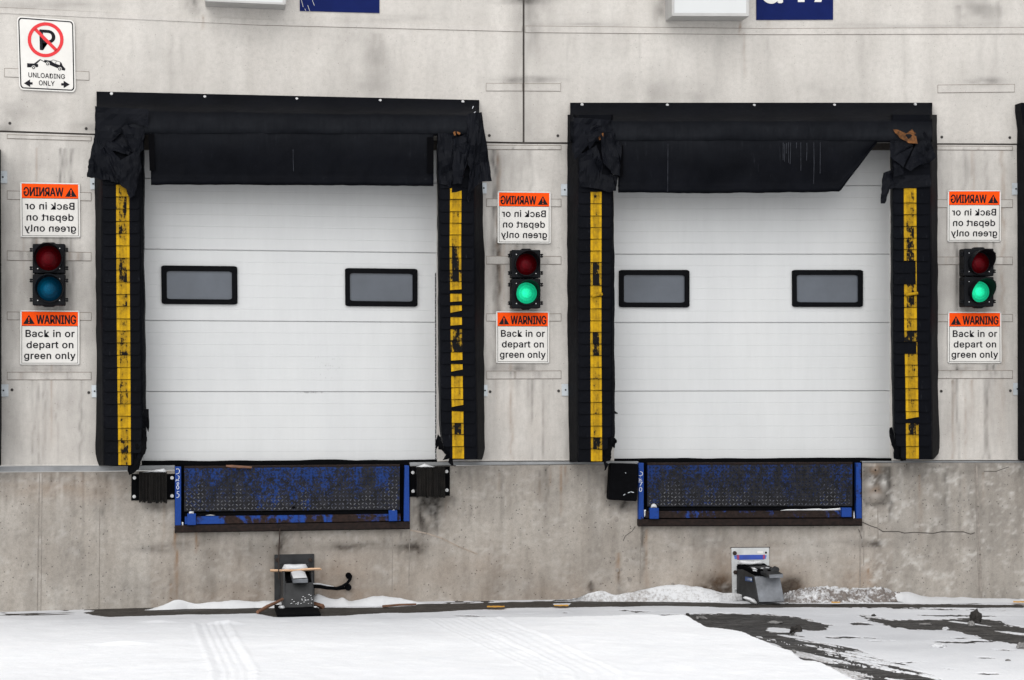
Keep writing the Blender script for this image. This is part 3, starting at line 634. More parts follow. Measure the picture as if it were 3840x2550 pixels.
# tyre prints pressed in the snow
def print_(xa, ya, xb, yb, half, ribs, depth):
    global H
    t = np.clip((pyg - ya) / (yb - ya), 0, 1); c = xa + (xb - xa) * t; d = (pxg - c) / (half * (.9 + .25 * t))
    e = np.clip(1.15 - np.abs(d), 0, .15) / .15 * (pyg > ya) * np.clip(.15 + 1.5 * fbm(XX * 5, YY * 4, 87, 3), 0, 1) * np.clip((pyg - ya) / 6, 0, 1)
    rib = .5 + .5 * np.cos(d * math.pi * ribs)
    H += e * .42 * (-depth + depth * .8 * rib + .006 * (nzf - .5)); H += .3 * depth * np.exp(-((np.abs(d) - 1.25) / .18) ** 2) * (pyg > ya) * (.5 + nzf)
print_(790, 2372, 880, 2560, 58, 4, .020); print_(1640, 2352, 2090, 2560, 50, 3, .010); print_(1800, 2348, 2240, 2560, 66, 3, .013)
rid = np.exp(-((pyg - 2374 + (pxg - 840) * .02) / 3.2) ** 2 - ((pxg - 840) / 60) ** 2) + .8 * np.exp(-((pyg - 2368) / 3.5) ** 2 - ((pxg - 600) / 70) ** 2) + .8 * np.exp(-((pyg - 2456) / 4) ** 2 - ((pxg - 470) / 90) ** 2)
H += .022 * rid
H -= .006 * np.clip(fbm(XX * 2.2, YY * 9, 95, 4) - .55, 0, 1) * 8 * (pyg < 2330) * .4
edge = (.5 - bare)
Hs = np.where(bare > .5, np.maximum(edge, -.5) * .03, np.minimum(H, .001 + edge * (.03 + .5 * dr)))
dirt_shade = np.zeros(XX.size * 3).reshape(-1, 3); away = 1 - np.clip(dr * 1.4, 0, 1)
dd = away * (np.clip(.34 - edge, 0, .34) / .34) ** 1.5 * .95 * np.clip(big * 2.5 + apr, 0, 1)
dd += away * .42 * np.clip(fbm(XX * 4, YY * 9, 97, 5) * 2.4 - 1.0, 0, 1) * np.exp(-np.maximum(0, pyg - 2330) / 60)
dd += slushstrip * (.45 + .5 * grain) + low * .35
dirt_shade[:, 0] = np.clip(dd, 0, 1).ravel()
trod_shade = np.clip(1.05 - np.clip((pyg - 2330) / 130, 0, 1) * (pxg < 2600) - np.clip((pyg - 2400) / 190, 0, 1) * (pxg >= 2600), 0, 1) * (1 - .95 * np.clip(dr * 1.3, 0, 1) * np.clip((pxg - 1500) / 800, 0, 1)) * (.75 + .5 * (nz - .3))  # grey near the wall: its shade put into the colour, plus trodden slush
dirt_shade[:, 2] = np.clip(trod_shade, 0, 1).ravel()
snV = np.stack([XX, YY, Z0 + Hs], -1).reshape(-1, 3)
snF = grid_faces(len(gy), len(gx))[:, ::-1]
build('snow', snV, snF, M_SNOW, acol=dirt_shade, smooth=True, kind='structure')
mb = MB()
zl, zr = float(gz(-4.2)), float(gz(7.6))
for x0, x1, y0, y1 in ((-80, -4.19, -120, -.0), (7.59, 80, -120, -.0), (-4.19, 7.59, -120, -6.58)):
    for i in range(24):
        a, b = x0 + (x1 - x0) * i / 24, x0 + (x1 - x0) * (i + 1) / 24; za, zb = float(gz(a)) + .012, float(gz(b)) + .012
        mb.add([(a, y0, za), (b, y0, zb), (b, y1, zb), (a, y1, za)], [(0, 1, 2, 3)])
mb.out('snow', M_SNOW, kind='structure')
xs = [-80] + [-6 + .5 * i for i in range(37)] + [80]; V = []; Fq = []
for i, x in enumerate(xs): V += [(x, -120, gz(x)), (x, 0.2, gz(x))]
for i in range(len(xs) - 1): Fq.append((2 * i, 2 * i + 2, 2 * i + 3, 2 * i + 1))
build('ground', V, Fq, M_ASPH, kind='structure')
# concrete apron along the foot of the wall
xs = np.arange(-4.2, 7.6, .05); V = []; Fq = []
yf = np.array([G(float(np.clip(PX([x, -.5, gz(x)])[0], -300, 4300)), np.interp(PX([x, -.5, gz(x)])[0], [-300, 300, 1100, 1500, 1920, 2880, 3840], [2330, 2316, 2316, 2299, 2281, 2279, 2276]))[1] for x in xs]) + .01 * (vn(xs * 6, xs * 0, 3) - .5)
for x, y in zip(xs, yf): V += [(x, y, gz(x) + .0012), (x, -.01, gz(x) + .0020), (x, y - .006, gz(x) - .03)]
for i in range(len(xs) - 1): Fq += [(3 * i, 3 * i + 3, 3 * i + 4, 3 * i + 1), (3 * i + 2, 3 * i + 5, 3 * i + 3, 3 * i)]
build('pavement', V, Fq, M_APRON, kind='structure')
for a, b, y in ((1826, 1892, 2281), (2078, 2132, 2276.5), (3800, 3845, 2263), (3118, 3150, 2265)):
    mb = MB(); n = 9; t = np.linspace(a, b, n); q = [(x, y - 2.6 - R_.random() * 1.6) for x in t] + [(x, y + 1.4 + R_.random() * 1.4) for x in t[::-1]]
    p = G([c[0] for c in q], [c[1] for c in q], .012); p[:, 2] = gz(p[:, 0]) + .024; mb.add(p, [list(range(len(p)))[::-1]]); mb.out('kerb_paint', M_YPAINT, kind='structure')
# ------------------------------------------------------------------ snow banks along the wall
def pile(name, crest, front, label, mat, seed, rough=.012, ycrest=-.16, dirt=0.0, group='snow banks along the wall'):
    x0, x1 = crest[0][0], crest[-1][0]; n = int((x1 - x0) / 3.2); xs = np.linspace(x0, x1, n)
    cy_ = np.interp(xs, [c[0] for c in crest], [c[1] for c in crest]); cy_ = np.convolve(np.pad(cy_, 3, 'edge'), np.ones(7) / 7, 'valid')
    top = P(xs, cy_, ycrest); fr = G(xs, np.interp(xs, [c[0] for c in front], [c[1] for c in front]))
    nv = 22; V = []; D_ = []
    for j in range(nv):
        t = j / (nv - 1.0)
        if t < .25:
            s = t / .25; p = top.copy(); p[:, 1] = -.012 + (ycrest + .012) * s; p[:, 2] = top[:, 2] - .02 * (1 - s)
        else:
            s = (t - .25) / .75; e = s ** 1.15; p = top * (1 - s) + fr * s; zt = top[:, 2]; zf = fr[:, 2] - .012
            p[:, 2] = zf + (zt - zf) * (1 - e) ** .9 * (1 + .25 * math.sin(math.pi * s))
        k = min(1, t * 4) * min(1, (1 - t) * 6)
        p[:, 2] += k * rough * 2 * (fbm(p[:, 0] * 11, p[:, 1] * 11 + t * 3, seed, 4) - .5)
        if rough > .015: p[:, 2] += k * rough * 1.6 * (np.abs(fbm(p[:, 0] * 26, p[:, 1] * 30, seed + 9, 3) - .5) * 2 - .3)
        p[:, 2] = np.maximum(p[:, 2], gz(p[:, 0]) - .02)
        V.append(p); D_.append(np.clip(dirt * (.2 + 1.4 * fbm(p[:, 0] * 5, p[:, 1] * 5 + p[:, 2] * 6, seed + 3, 4)) * min(1, .15 + t * 1.6), 0, 1))
    V = np.concatenate(V); A = np.zeros((len(V), 3)); A[:, 0] = np.concatenate(D_)
    Fs = grid_faces(nv, n)[:, ::-1]
    return build(name, V, Fs, mat, acol=A, smooth=True, label=label, cat='snow bank', group=group)
pile('snow_bank', [(520, 2288), (563, 2284), (604, 2272), (653, 2250), (690, 2253), (747, 2264), (816, 2258), (869, 2249), (918, 2254), (960, 2256), (1010, 2250), (1045, 2253), (1072, 2262), (1085, 2275)],
     [(520, 2290), (563, 2291), (700, 2284), (860, 2284), (960, 2281), (1085, 2283)], 'low smooth white snow bank ending left of the lath topped truck hook', M_SNOWP, 3, .010)
pile('snow_bank', [(1160, 2262), (1172, 2236), (1193, 2224), (1215, 2235), (1237, 2245), (1265, 2247), (1287, 2237), (1296, 2246), (1311, 2254), (1348, 2249), (1389, 2237), (1433, 2236), (1531, 2249), (1565, 2258), (1601, 2264), (1700, 2262), (1790, 2266)],
     [(1160, 2280), (1230, 2277), (1330, 2277), (1440, 2274), (1530, 2268), (1601, 2267), (1790, 2268)], 'white snow bank with a sharp peak beside the black hose elbow', M_SNOWP, 8, .010)
pile('snow_bank', [(2080, 2252), (2173, 2245), (2206, 2226), (2255, 2217), (2287, 2228), (2308, 2232), (2361, 2226), (2410, 2210), (2483, 2196), (2573, 2194), (2622, 2202), (2695, 2221), (2757, 2225), (2785, 2232), (2800, 2240)],
     [(2080, 2254), (2173, 2255), (2250, 2257), (2480, 2258), (2700, 2260), (2750, 2255), (2800, 2250)], 'large double humped snow bank with grit specks left of the blue banded truck hook', M_SNOWP, 12, .014, dirt=.62)
pile('snow_bank', [(2925, 2240), (2941, 2232), (2986, 2218), (3064, 2200), (3125, 2199), (3165, 2206), (3198, 2210), (3247, 2201), (3272, 2203), (3309, 2214), (3345, 2222), (3375, 2230)],
     [(2925, 2262), (3000, 2264), (3125, 2262), (3250, 2264), (3375, 2256)], 'brown dirt covered lumpy snow bank right of the blue banded truck hook', M_SNOWD, 17, .034, dirt=.62)
pile('snow_bank', [(3290, 2232), (3320, 2222), (3362, 2219), (3406, 2219), (3451, 2231), (3492, 2238), (3600, 2240), (3720, 2243), (3840, 2247), (3950, 2250)],
     [(3290, 2256), (3360, 2256), (3400, 2262), (3500, 2268), (3700, 2266), (3840, 2262), (3950, 2262)], 'smooth clean tail of snow tapering off to the right edge of the wall', M_SNOWP, 23, .008)
# ------------------------------------------------------------------ sectional doors
def section_profile(zt, zb, first):
    "y offsets down one insulated door section with its shallow ribs"
    pts = [(zt, .012), (zt - .004, .002), (zt - .006, 0.0)]; H_ = zt - zb; n = 6
    for k in range(1, n):
        z = zt - H_ * k / n; pts += [(z + .0022, 0.0), (z + .0006, .0013), (z - .0006, .0013), (z - .0022, 0.0)]
    pts += [(zb + .006, 0.0), (zb + .004, .002), (zb, .012)]
    return pts
YD = .10
def dock_door(x0, x1, seams, wins, label, ybot, seal_y, bulge):
    c = P((x0 + x1) / 2, ybot, YD); t = thing('sectional_door', c, label, 'dock door', 'white sectional dock doors')
    for a, b in zip(seams[:-1], seams[1:]):
        L, Rr = x0 - 40, x1 + 40; q = P([L, Rr, L, Rr], [a[0], a[1], b[0], b[1]], YD)
        V = []; pr = section_profile(1.0, 0.0, 0); hgt = np.array([q[0][2] - q[2][2], q[1][2] - q[3][2]])
        prof = section_profile(hgt[0], 0.0, 0)
        for z, y in prof:
            f = z / hgt[0]; lo = q[2] * (1 - f) + q[0] * f; hi = q[3] * (1 - f) + q[1] * f
            V += [lo + [0, y, 0], hi + [0, y, 0]]
        V = np.array(V); n = len(prof)
        V = np.concatenate([V, V[[0, 1, -2, -1]] + [0, .05, 0]])
        Fs = [(2 * i, 2 * i + 2, 2 * i + 3, 2 * i + 1) for i in range(n - 1)] + [(0, 1, 2 * n + 1, 2 * n), (2 * n - 2, 2 * n + 2, 2 * n + 3, 2 * n - 1)]
        build('door_section', V, Fs, M_DOOR, t)
    m = MB(); m.quadpx([(x0 - 60, 500), (x1 + 60, 500), (x1 + 60, ybot + 20), (x0 - 60, ybot + 20)], YD + .03, .02); m.out('door_core', M_GRIME, t)
    for o, i in wins:
        o = np.array(o, float); i = np.array(i, float); YW = YD - .022
        def ring(q, r, y):
            uv = rrect(0, 0, 1, 1, r, 4); p = bil(P(q[:, 0], q[:, 1], y), [a[0] for a in uv], [a[1] for a in uv]); return p
        ro, ri = ring(o, .05, YW), ring(i, .06, YW); rb = ring(i, .06, YD - .004); ro[:, 1] += .004 * np.abs(np.sin(np.arange(len(ro)) * 2.1)); rob = ro + [0, .024, 0]
        n = len(ro); V = np.concatenate([ro, ri, rb, rob]); Fs = []
        for k in range(n):
            j = (k + 1) % n; Fs += [(k, j, n + j, n + k), (n + k, n + j, 2 * n + j, 2 * n + k), (3 * n + k, 3 * n + j, j, k)]
        fr = build('window', V, Fs, M_FRAME, t)
        p = ring(i, .06, YD - .006); build('pane', p, [list(range(n))], M_PANE, fr)
    # rubber bottom seal, slightly sagging
    n = 60; xs = np.linspace(x0 - 20, x1 + 20, n); yt = np.interp(xs, [x0, x1], seal_y) + 2.0 * (fbm(xs / 150, xs * 0, bulge, 3) - .5) * 4
    a = P(xs, yt, YD - .05); b = P(xs, np.interp(xs, [x0, x1], [ybot + 8, ybot + 7]), YD - .05)
    V = np.concatenate([a, b, a + [0, .12, 0], b + [0, .12, 0]]); Fs = []
    for k in range(n - 1): Fs += [(k, n + k, n + k + 1, k + 1), (2 * n + k, k, k + 1, 2 * n + k + 1), (n + k, 3 * n + k, 3 * n + k + 1, n + k + 1)]
    build('bottom_seal', V, Fs, M_BLACK, t)
    return t
W1 = [([(604, 995), (890, 998), (891, 1142), (606, 1140)], [(625, 1016), (869, 1018), (870, 1123), (626, 1121)]),
      ([(1294, 1005), (1566, 1008), (1566, 1150), (1295, 1148)], [(1312, 1024), (1547, 1027), (1547, 1131), (1313, 1128)])]
W2 = [([(2322, 1012), (2586, 1012), (2586, 1153), (2322, 1152)], [(2340, 1031), (2567, 1032), (2567, 1135), (2340, 1134)]),
      ([(2971, 1012), (3237, 1012), (3237, 1151), (2972, 1151)], [(2988, 1031), (3217, 1031), (3217, 1134), (2989, 1133)])]
d1 = dock_door(530, 1650, [(380, 425), (667, 687), (933.5, 949.5), (1201.5, 1209.5), (1468.5, 1470), (1740, 1736)], W1, 'white ribbed dock door behind the full width black curtain, over the scuffed blue plate', 1741, (1728, 1724), 3)
d2 = dock_door(2296, 3352, [(395, 396), (696, 696), (953.5, 953.5), (1210, 1210), (1467.5, 1465.5), (1731, 1729)], W2, 'white ribbed dock door under the black curtain that is cut off at its right corner', 1731, (1720.5, 1717.5), 9)
mb = MB()
y = 1024
while y < 1726:
    l = R_.uniform(3, 13); xx = 1631.5 + R_.uniform(-.6, .6) + (y - 1024) * .0014; mb.quadpx([(xx, y), (xx + 3.2, y), (xx + 3.2, y + l), (xx, y + l)], YD - .006, .004); y += l + R_.uniform(.6, 3)
mb.out('edge_brush', M_FRAME, d1)
# dirty smears on the second seam of the left door
mb = MB()
for k in range(40):
    x = R_.gauss(1165, 22); l = R_.uniform(1, 7); mb.quadpx([(x, 1469.5), (x + 2, 1469.5), (x + 1.6, 1469.5 + l), (x + .4, 1469.5 + l)], YD - .0006, .0005)
for k in range(26):
    x, y = R_.gauss(1228, 22), R_.gauss(1375, 24); mb.quadpx([(x, y), (x + R_.uniform(1, 3), y - 1), (x + 2, y + R_.uniform(2, 6)), (x, y + 3)], YD - .0006, .0005)
mb.out('scuff_marks', simple('grey_scuff', (.40, .40, .40), .8, 0, .3, 60), d1)
# steel posts / reveals either side of the openings
mb = MB()
for x in (520, 1652, 2292, 3352): mb.quadpx([(x - 22, 540), (x + 22, 540), (x + 22, 1750), (x - 22, 1750)], .19, .1)
mb.out('opening_reveal', M_BLACK, wall)
# ------------------------------------------------------------------ dock seals
YF = -.30                                  # front face of the side pads
def smoothrows(pts, ys): return np.interp(ys, [p[1] for p in pts], [p[0] for p in pts])
def side_pad(seal, out_e, fl_l, fl_r, ye_l, ye_r, inn_e, rows, left_side, wear_tone, seed, holes=()):
    """one foam side pad: tapered body, overlapping fabric flaps with a yellow strip.
    edges are survey polylines (x, y): wall edge, flap left/right, yellow left/right, inner edge"""
    y0, y1 = 430, rows[-1] + 2; ys = np.linspace(y0, y1, 60); n = len(ys)
    jit = lambda s: 2.4 * (fbm(ys / 60, ys * 0 + s, seed, 3) - .5) * 2
    o = P(smoothrows(out_e, ys) + jit(1), ys, -.02); fx1 = smoothrows(fl_l, ys) + jit(2) * .5; fx2 = smoothrows(fl_r, ys) + jit(3) * .5
    if left_side: fo, fi = fx1 - 6, np.maximum(fx2, smoothrows(inn_e, ys) - 5)
    else: fo, fi = fx2 + 6, np.minimum(fx1, smoothrows(inn_e, ys) + 5)
    a = P(fo, ys, YF + .035); b = P(fo + (5 if left_side else -5), ys, YF + .008); c = P(fi + (-4 if left_side else 4), ys, YF + .008)
    d = P(smoothrows(inn_e, ys) + jit(4), ys, YF + .045); e = d.copy(); e[:, 1] = .09
    if not left_side: e = P(smoothrows(inn_e, ys) + jit(4), ys, .09); d = P(fi + 1, ys, YF + .035)
    sec = np.stack([o, a, b, c, d, e], 1); V = sec.reshape(-1, 3); k = 6; Fs = []
    for i in range(n - 1):
        for j in range(k - 1):
            f = (i * k + j, i * k + j + 1, (i + 1) * k + j + 1, (i + 1) * k + j); Fs.append(f if not left_side else f[::-1])
    Fs.append([(n - 1) * k + j for j in range(k)])
    pad = build('side_pad', V, Fs, M_FAB, seal)
    # flaps
    for r in range(len(rows)):
        yb = rows[r]; yt = yb - 47 if r == 0 else rows[r - 1] - 4
        wv, mode = wear_tone.get(r, (0.0, ''))
        l, rr = smoothrows(fl_l, [yb])[0], smoothrows(fl_r, [yb])[0]; a, b = smoothrows(ye_l, [yb])[0], smoothrows(ye_r, [yb])[0]
        at, bt = smoothrows(ye_l, [yt])[0], smoothrows(ye_r, [yt])[0]; tl = R_.uniform(-1.2, 1.2)
        mb = MB(); yo = YF - .006
        def pt(x, y):                       # leaning out towards the lower edge
            f = (y - yt) / max(1.0, yb - yt); return P(x, y, yo - .011 * f ** 2 - .004 * math.sin((x - l) / (rr - l) * 3.1))
        rc = 11
        yb1, yb2 = yb + tl, yb - tl
        arcl = [(l + rc * (1 - math.cos(q)), yb1 - rc * (1 - math.sin(q))) for q in np.linspace(0, math.pi / 2, 5)]
        arcr = [(rr - rc * (1 - math.sin(q)), yb2 - rc * (1 - math.cos(q))) for q in np.linspace(0, math.pi / 2, 5)]
        left = [(l, yt)] + arcl + [(a, yb1)] + [(at, yt)]
        right = [(bt, yt), (b, yb2)] + arcr + [(rr, yt)]
        for pl in (left, right): mb.prism(np.array([pt(*q) for q in pl]), .006, 0)
        # yellow strip in 3 columns so it can curl; torn strips leave part of the black backing bare
        cut = {'low': .30, 'lowd': .42, 'gone': 1.0, 'diag': .75}.get(mode, 0.0)
        yc = yb - (yb - yt) * cut
        mb.prism(np.array([pt(*q) + [0, .0015, 0] for q in [(at, yt), (bt, yt), (b, yb2), (a, yb1)]]), .005, 0)
        if cut < 1:
            nc, nr = 5, 5
            for ci in range(nc):
                xa0, xa1 = a + (b - a) * ci / nc, a + (b - a) * (ci + 1) / nc
                sl = (ci / nc - .5) * (8 if mode == 'lowd' else 3 if mode == 'low' else 0); sl1 = ((ci + 1) / nc - .5) * (8 if mode == 'lowd' else 3 if mode == 'low' else 0)
                e0, e1 = yc - sl, yc - sl1
                if cut == 0: e0, e1 = yb - 1.2 + R_.uniform(-.8, .3), yb - 1.2 + R_.uniform(-.8, .3)
                if mode == 'diag': e0, e1 = yb - 2, yb - 2; ty0, ty1 = yt + (yb - yt) * (1 - ci / nc) * .0 + 4, yt + 4
                curl = -.010 if cut else -.002
                mb.prism(np.array([pt(xa0, yt) + [0, -.0012, 0], pt(xa1, yt) + [0, -.0012, 0], pt(xa1, e1) + [0, curl, 0], pt(xa0, e0) + [0, curl, 0]]), .003, 1, wv * .66 + R_.uniform(-.05, .05) + (.07 if 1 <= ci <= 3 else -.12))
            if mode == 'diag':
                mb.prism(np.array([pt(*q) + [0, -.006, 0] for q in [(a + 8, yt), (b, yt), (b, yt + 18), (a + 20, yb - 3)]][:3] + [pt(a + 4, yb - 6) + [0, -.006, 0]]), .003, 0)
        elif r > 2:
            mb.prism(np.array([pt(*q) + [0, -.002, 0] for q in [(b - 4, yt), (b, yt), (b, yb2), (b - 3, yb2)]]), .003, 1, .1)
        if mode == 'hole':
            cx_, cy2 = (a + b) / 2 + 8, (yt + yb) / 2 + 2; rad = [R_.uniform(.7, 1.25) for _ in range(11)]
            mb.prism(np.array([pt(cx_ + 13 * rad[i] * math.cos(i * .571), cy2 + 15 * rad[i] * math.sin(i * .571)) + [0, -.003, 0] for i in range(11)]), .002, 0)
        if mode == 'curl':
            mb.tube([pt(a + 4, yb - 2) + [0, -.01, 0], pt((a + b) / 2, yb - 6) + [0, -.016, 0], pt(b + 2, yb - 10) + [0, -.012, 0]], .012, 8, 1)
        build('flap', mb.V, mb.F, [M_FAB, M_YEL], pad, mi=mb.I, attr=mb.A)
    return pad
def ragged(seal, pts, Y, seed, name='torn_edge', amp=.018): return rag(pts, Y, seed, seal, amp, name, M_BLACK if name == 'torn_edge' else None, 2)
def head_pad(seal, xl, xr, ytop, yside, yfold, yfront, seed):
    "wedge of covered foam along the top; ytop etc. are (left, right) survey heights"
    n = 130; xs = np.linspace(xl, xr, n); f = (xs - xl) / (xr - xl); L = lambda p: p[0] + (p[1] - p[0]) * f
    rows = []; prof = [(L(ytop), -.004, 0), (L(ytop) + 6, -.018, 0), (L(yside), -.09, .3), ((L(yside) * .6 + L(yfold) * .4), -.15, .7), ((L(yside) * .3 + L(yfold) * .7), -.21, .9), (L(yfold), -.285, 1), (L(yfold) + 6, -.315, 1), ((L(yfold) * 2 + L(yfront)) / 3, -.335, 1), ((L(yfold) + L(yfront) * 2) / 3, -.345, 1), (L(yfront) - 8, -.340, .7), (L(yfront), -.315, .4), (L(yfront) + 2, -.26, 0), (L(yfront) + 2, .06, 0)]
    for y, Y, am in prof:
        wr = am * (.020 * (fbm(xs / 90, y / 22, seed, 3) - .5) * 2 + .012 * (fbm(xs / 28 + y / 20, y / 30, seed + 4, 3) - .5) * 2)
        cor = np.exp(-np.minimum(xs - xl, xr - xs) / 60.0); wr = wr + am * .035 * cor * (fbm((xs - y * 1.2) / 22, y / 60, seed + 8, 3) - .5) * 2
        dy = am * 3.5 * (fbm(xs / 120, y * 0 + Y * 9, seed + 2, 3) - .5) * 2
        rows.append(P(xs, y + dy * (Y < -.05), Y + wr))
    V = np.concatenate(rows); nr = len(prof); Fs = [tuple(q) for q in grid_faces(nr, n)[:, ::-1]]
    Fs += [[j * n for j in range(nr)][::-1], [j * n + n - 1 for j in range(nr)]]
    sk = np.concatenate([np.full(n, a) * (.3 + 1.1 * fbm(xs / 130, xs * 0 + a * 5, seed + 20, 3)) for a in (0, .05, .15, .1, .1, .12, .30, .65, .95, .9, .3, 0, 0)])
    return build('head_pad', V, Fs, M_FAB, seal, smooth=True, scuff_light=np.clip(sk, 0, 1))
def curtain(seal, outline_top, bot, xl, xr, Y, seed):
    n, nr = 110, 26; xs = np.linspace(xl, xr, n); yt = np.interp(xs, [p[0] for p in outline_top], [p[1] for p in outline_top]); yb = np.interp(xs, [p[0] for p in bot], [p[1] for p in bot])
    yb = yb + 2.2 * (fbm(xs / 40, xs * 0, seed, 3) - .5) * 2; V = []
    for j in range(nr):
        v = j / (nr - 1.0); y = yt * (1 - v) + yb * v
        wv = .022 * (fbm(xs / 160, v * 1.2 + xs * 0, seed + 2, 3) - .5) * 2 * v + .010 * (fbm(xs / 40, v * 3 + xs / 300, seed + 4, 3) - .5) * 2 * v
        hem = -.008 * (v > .86) - .012 * (abs(v - .95) < .03)
        V.append(P(xs, y, Y + wv + hem))
    sk = np.concatenate([np.full(n, max(0, 1 - j / (nr * .5)) ** 1.3 * .8) * (.3 + 1.1 * fbm(xs / 130, xs * 0 + j * .2, seed + 20, 3)) for j in range(nr)])
    o = build('head_curtain', np.concatenate(V), grid_faces(nr, n)[:, ::-1], M_FAB, seal, smooth=True, scuff_light=np.clip(sk, 0, 1))
    m = o.modifiers.new('thick', 'SOLIDIFY'); m.thickness = .005; m.offset = 0
    return o
def bolts(seal, pts, Y=-.02):
    for x, y in pts:
        mb = MB(); p = P(x, y, Y - .012); mb.cyl(p, .0115, .008, 14, 0, .014); mb.cyl(p + [0, -.007, 0], .0075, .007, 6, 0); mb.out('bolt', M_SCREW, seal)
def brackets(seal, qs, holes=True):
    for q in qs:
        mb = MB(); mb.quadpx(q, -.010, .004); q = np.array(q, float); mb.out('mounting_bracket', M_GALV, seal)
        c = q.mean(0); mb = MB(); p = P(c[0], c[1], -.014); mb.cyl(p, .007, .005, 10); mb.out('bracket_screw', M_STEELD, seal)
def rows_(a, b, n): return [a + (b - a) * i / (n - 1) for i in range(n)]
# left door
s1 = thing('dock_seal', P(1080, 1745, -.15), 'black dock seal with a full width curtain and torn cover flaring past both sides', 'dock seal', 'black dock seals')
head_pad(s1, 362, 1797, (343, 375), (380, 404), (412, 432), (504, 508), 3)
curtain(s1, [(560, 494), (1632, 498)], [(560, 694), (640, 692), (1200, 694), (1560, 697), (1632, 697)], 566, 1626, -.325, 5)
R1 = [738, 784, 830, 876, 922, 968, 1013, 1058, 1104, 1149, 1196, 1241, 1286, 1332, 1378, 1423, 1469, 1515, 1561, 1606, 1652, 1698, 1745]
R1 = [601, 647, 692] + R1
w1 = {k: (R_.uniform(-.12, .10), '') for k in range(26)}
w1.update({0: (0, 'gone'), 1: (0, 'gone'), 2: (0, 'gone'), 3: (.10, ''), 4: (.18, ''), 5: (.14, ''), 6: (.12, ''), 9: (.18, 'hole'), 10: (.16, 'hole'), 15: (.16, ''), 16: (.24, ''), 24: (.25, ''), 25: (.12, 'hole')})
side_pad(s1, [(356, 430), (355, 700), (361, 1300), (362, 1480), (358, 1690), (360, 1715), (371, 1748)], [(385, 700), (386, 1250), (391, 1600), (392, 1745)], [(523, 700), (526, 1250), (532, 1600), (530, 1700), (500, 1745)],
         [(435, 600), (436, 900), (438, 1250), (444, 1750)], [(484, 600), (485, 900), (488, 1250), (491, 1750)], [(539, 430), (538, 1000), (543, 1280), (546, 1640), (545, 1690), (520, 1748)], R1, True, w1, 4)
RR1 = [748, 794, 837, 881, 925, 968, 1013, 1056, 1101, 1145, 1189, 1234, 1277, 1321, 1365, 1410, 1454, 1498, 1542, 1587, 1630, 1675, 1721]
RR1 = [616, 660, 704] + RR1
w2 = {k: (R_.uniform(-.15, .05), '') for k in range(26)}
w2.update({3: (.0, 'diag'), 0: (.0, 'gone'), 1: (.0, 'gone'), 2: (.0, 'gone'), 4: (.02, ''), 8: (.22, ''), 9: (.24, ''), 10: (.42, 'hole'), 11: (.05, 'low'), 12: (.0, 'low'), 13: (-.02, 'lowd'), 15: (.30, ''), 16: (.40, 'hole'), 17: (-.05, 'low'), 18: (-.02, 'lowd'), 21: (-.08, 'lowd'), 23: (.28, ''), 14: (-.05, 'low')})
side_pad(s1, [(1806, 430), (1809, 700), (1813, 860), (1817, 960), (1816, 1280), (1815, 1500), (1818, 1690), (1806, 1727)], [(1649, 700), (1650, 1280), (1654, 1500), (1657, 1600), (1662, 1680), (1690, 1725)], [(1776, 700), (1780, 1280), (1786, 1600), (1788, 1725)],
         [(1688, 700), (1686, 950), (1690, 1280), (1693, 1500), (1697, 1725)], [(1731, 700), (1729, 950), (1732, 1280), (1736, 1500), (1740, 1725)], [(1636, 430), (1638, 700), (1641, 1280), (1645, 1600), (1655, 1680), (1688, 1727)], RR1, False, w2, 14)
# right door
s2 = thing('dock_seal', P(2820, 1731, -.15), 'black dock seal with the curtain corner cut away, baring orange foam at its upper right', 'dock seal', 'black dock seals')
head_pad(s2, 2138, 3496, (385, 385), (418, 412), (452, 452), (532, 532), 23)
curtain(s2, [(2310, 522), (3290, 520)], [(2310, 721), (2640, 724), (2905, 722), (3150, 718), (3166, 694), (3287, 536), (3290, 530)], 2318, 3288, -.325, 25)
R2 = [764, 810, 853, 897, 941, 984, 1027, 1071, 1113, 1158, 1203, 1246, 1290, 1334, 1377, 1421, 1464, 1509, 1553, 1598, 1641, 1685, 1731]
R2 = [629, 674, 719] + R2
w3 = {k: (R_.uniform(-.14, .06), '') for k in range(26)}
w3.update({0: (0, 'gone'), 1: (0, 'gone'), 2: (0, 'gone'), 9: (.30, 'hole'), 10: (.38, 'hole'), 11: (.05, 'curl'), 15: (.26, 'hole'), 16: (.28, 'hole'), 24: (.34, '')})
side_pad(s2, [(2128, 430), (2127, 700), (2128, 1200), (2131, 1500), (2134, 1731)], [(2169, 700), (2168, 1300), (2169, 1731)], [(2293, 700), (2292, 1300), (2294, 1600), (2290, 1660), (2262, 1731)],
         [(2215, 700), (2214, 1300), (2216, 1731)], [(2256, 700), (2255, 1300), (2258, 1731)], [(2298, 430), (2300, 720), (2305, 1100), (2306, 1500), (2306, 1630), (2292, 1700), (2262, 1732)], R2, True, w3, 34)
RR2 = [761, 805, 849, 893, 936, 979, 1023, 1066, 1109, 1153, 1196, 1241, 1282, 1327, 1369, 1413, 1457, 1500, 1544, 1587, 1630, 1674, 1721]
RR2 = [629, 672, 705] + RR2
w4 = {k: (R_.uniform(-.05, .14), '') for k in range(26)}
w4.update({0: (0, 'gone'), 1: (0, 'gone'), 2: (0, 'gone'), 5: (.12, ''), 6: (.16, ''), 7: (.20, ''), 8: (.26, 'hole'), 9: (.2, 'gone'), 10: (.2, 'gone'), 11: (.14, 'curl'), 12: (.2, ''), 15: (.40, 'hole'), 16: (.2, 'gone'), 17: (.12, ''), 23: (.30, 'hole'), 22: (-.05, 'lowd')})
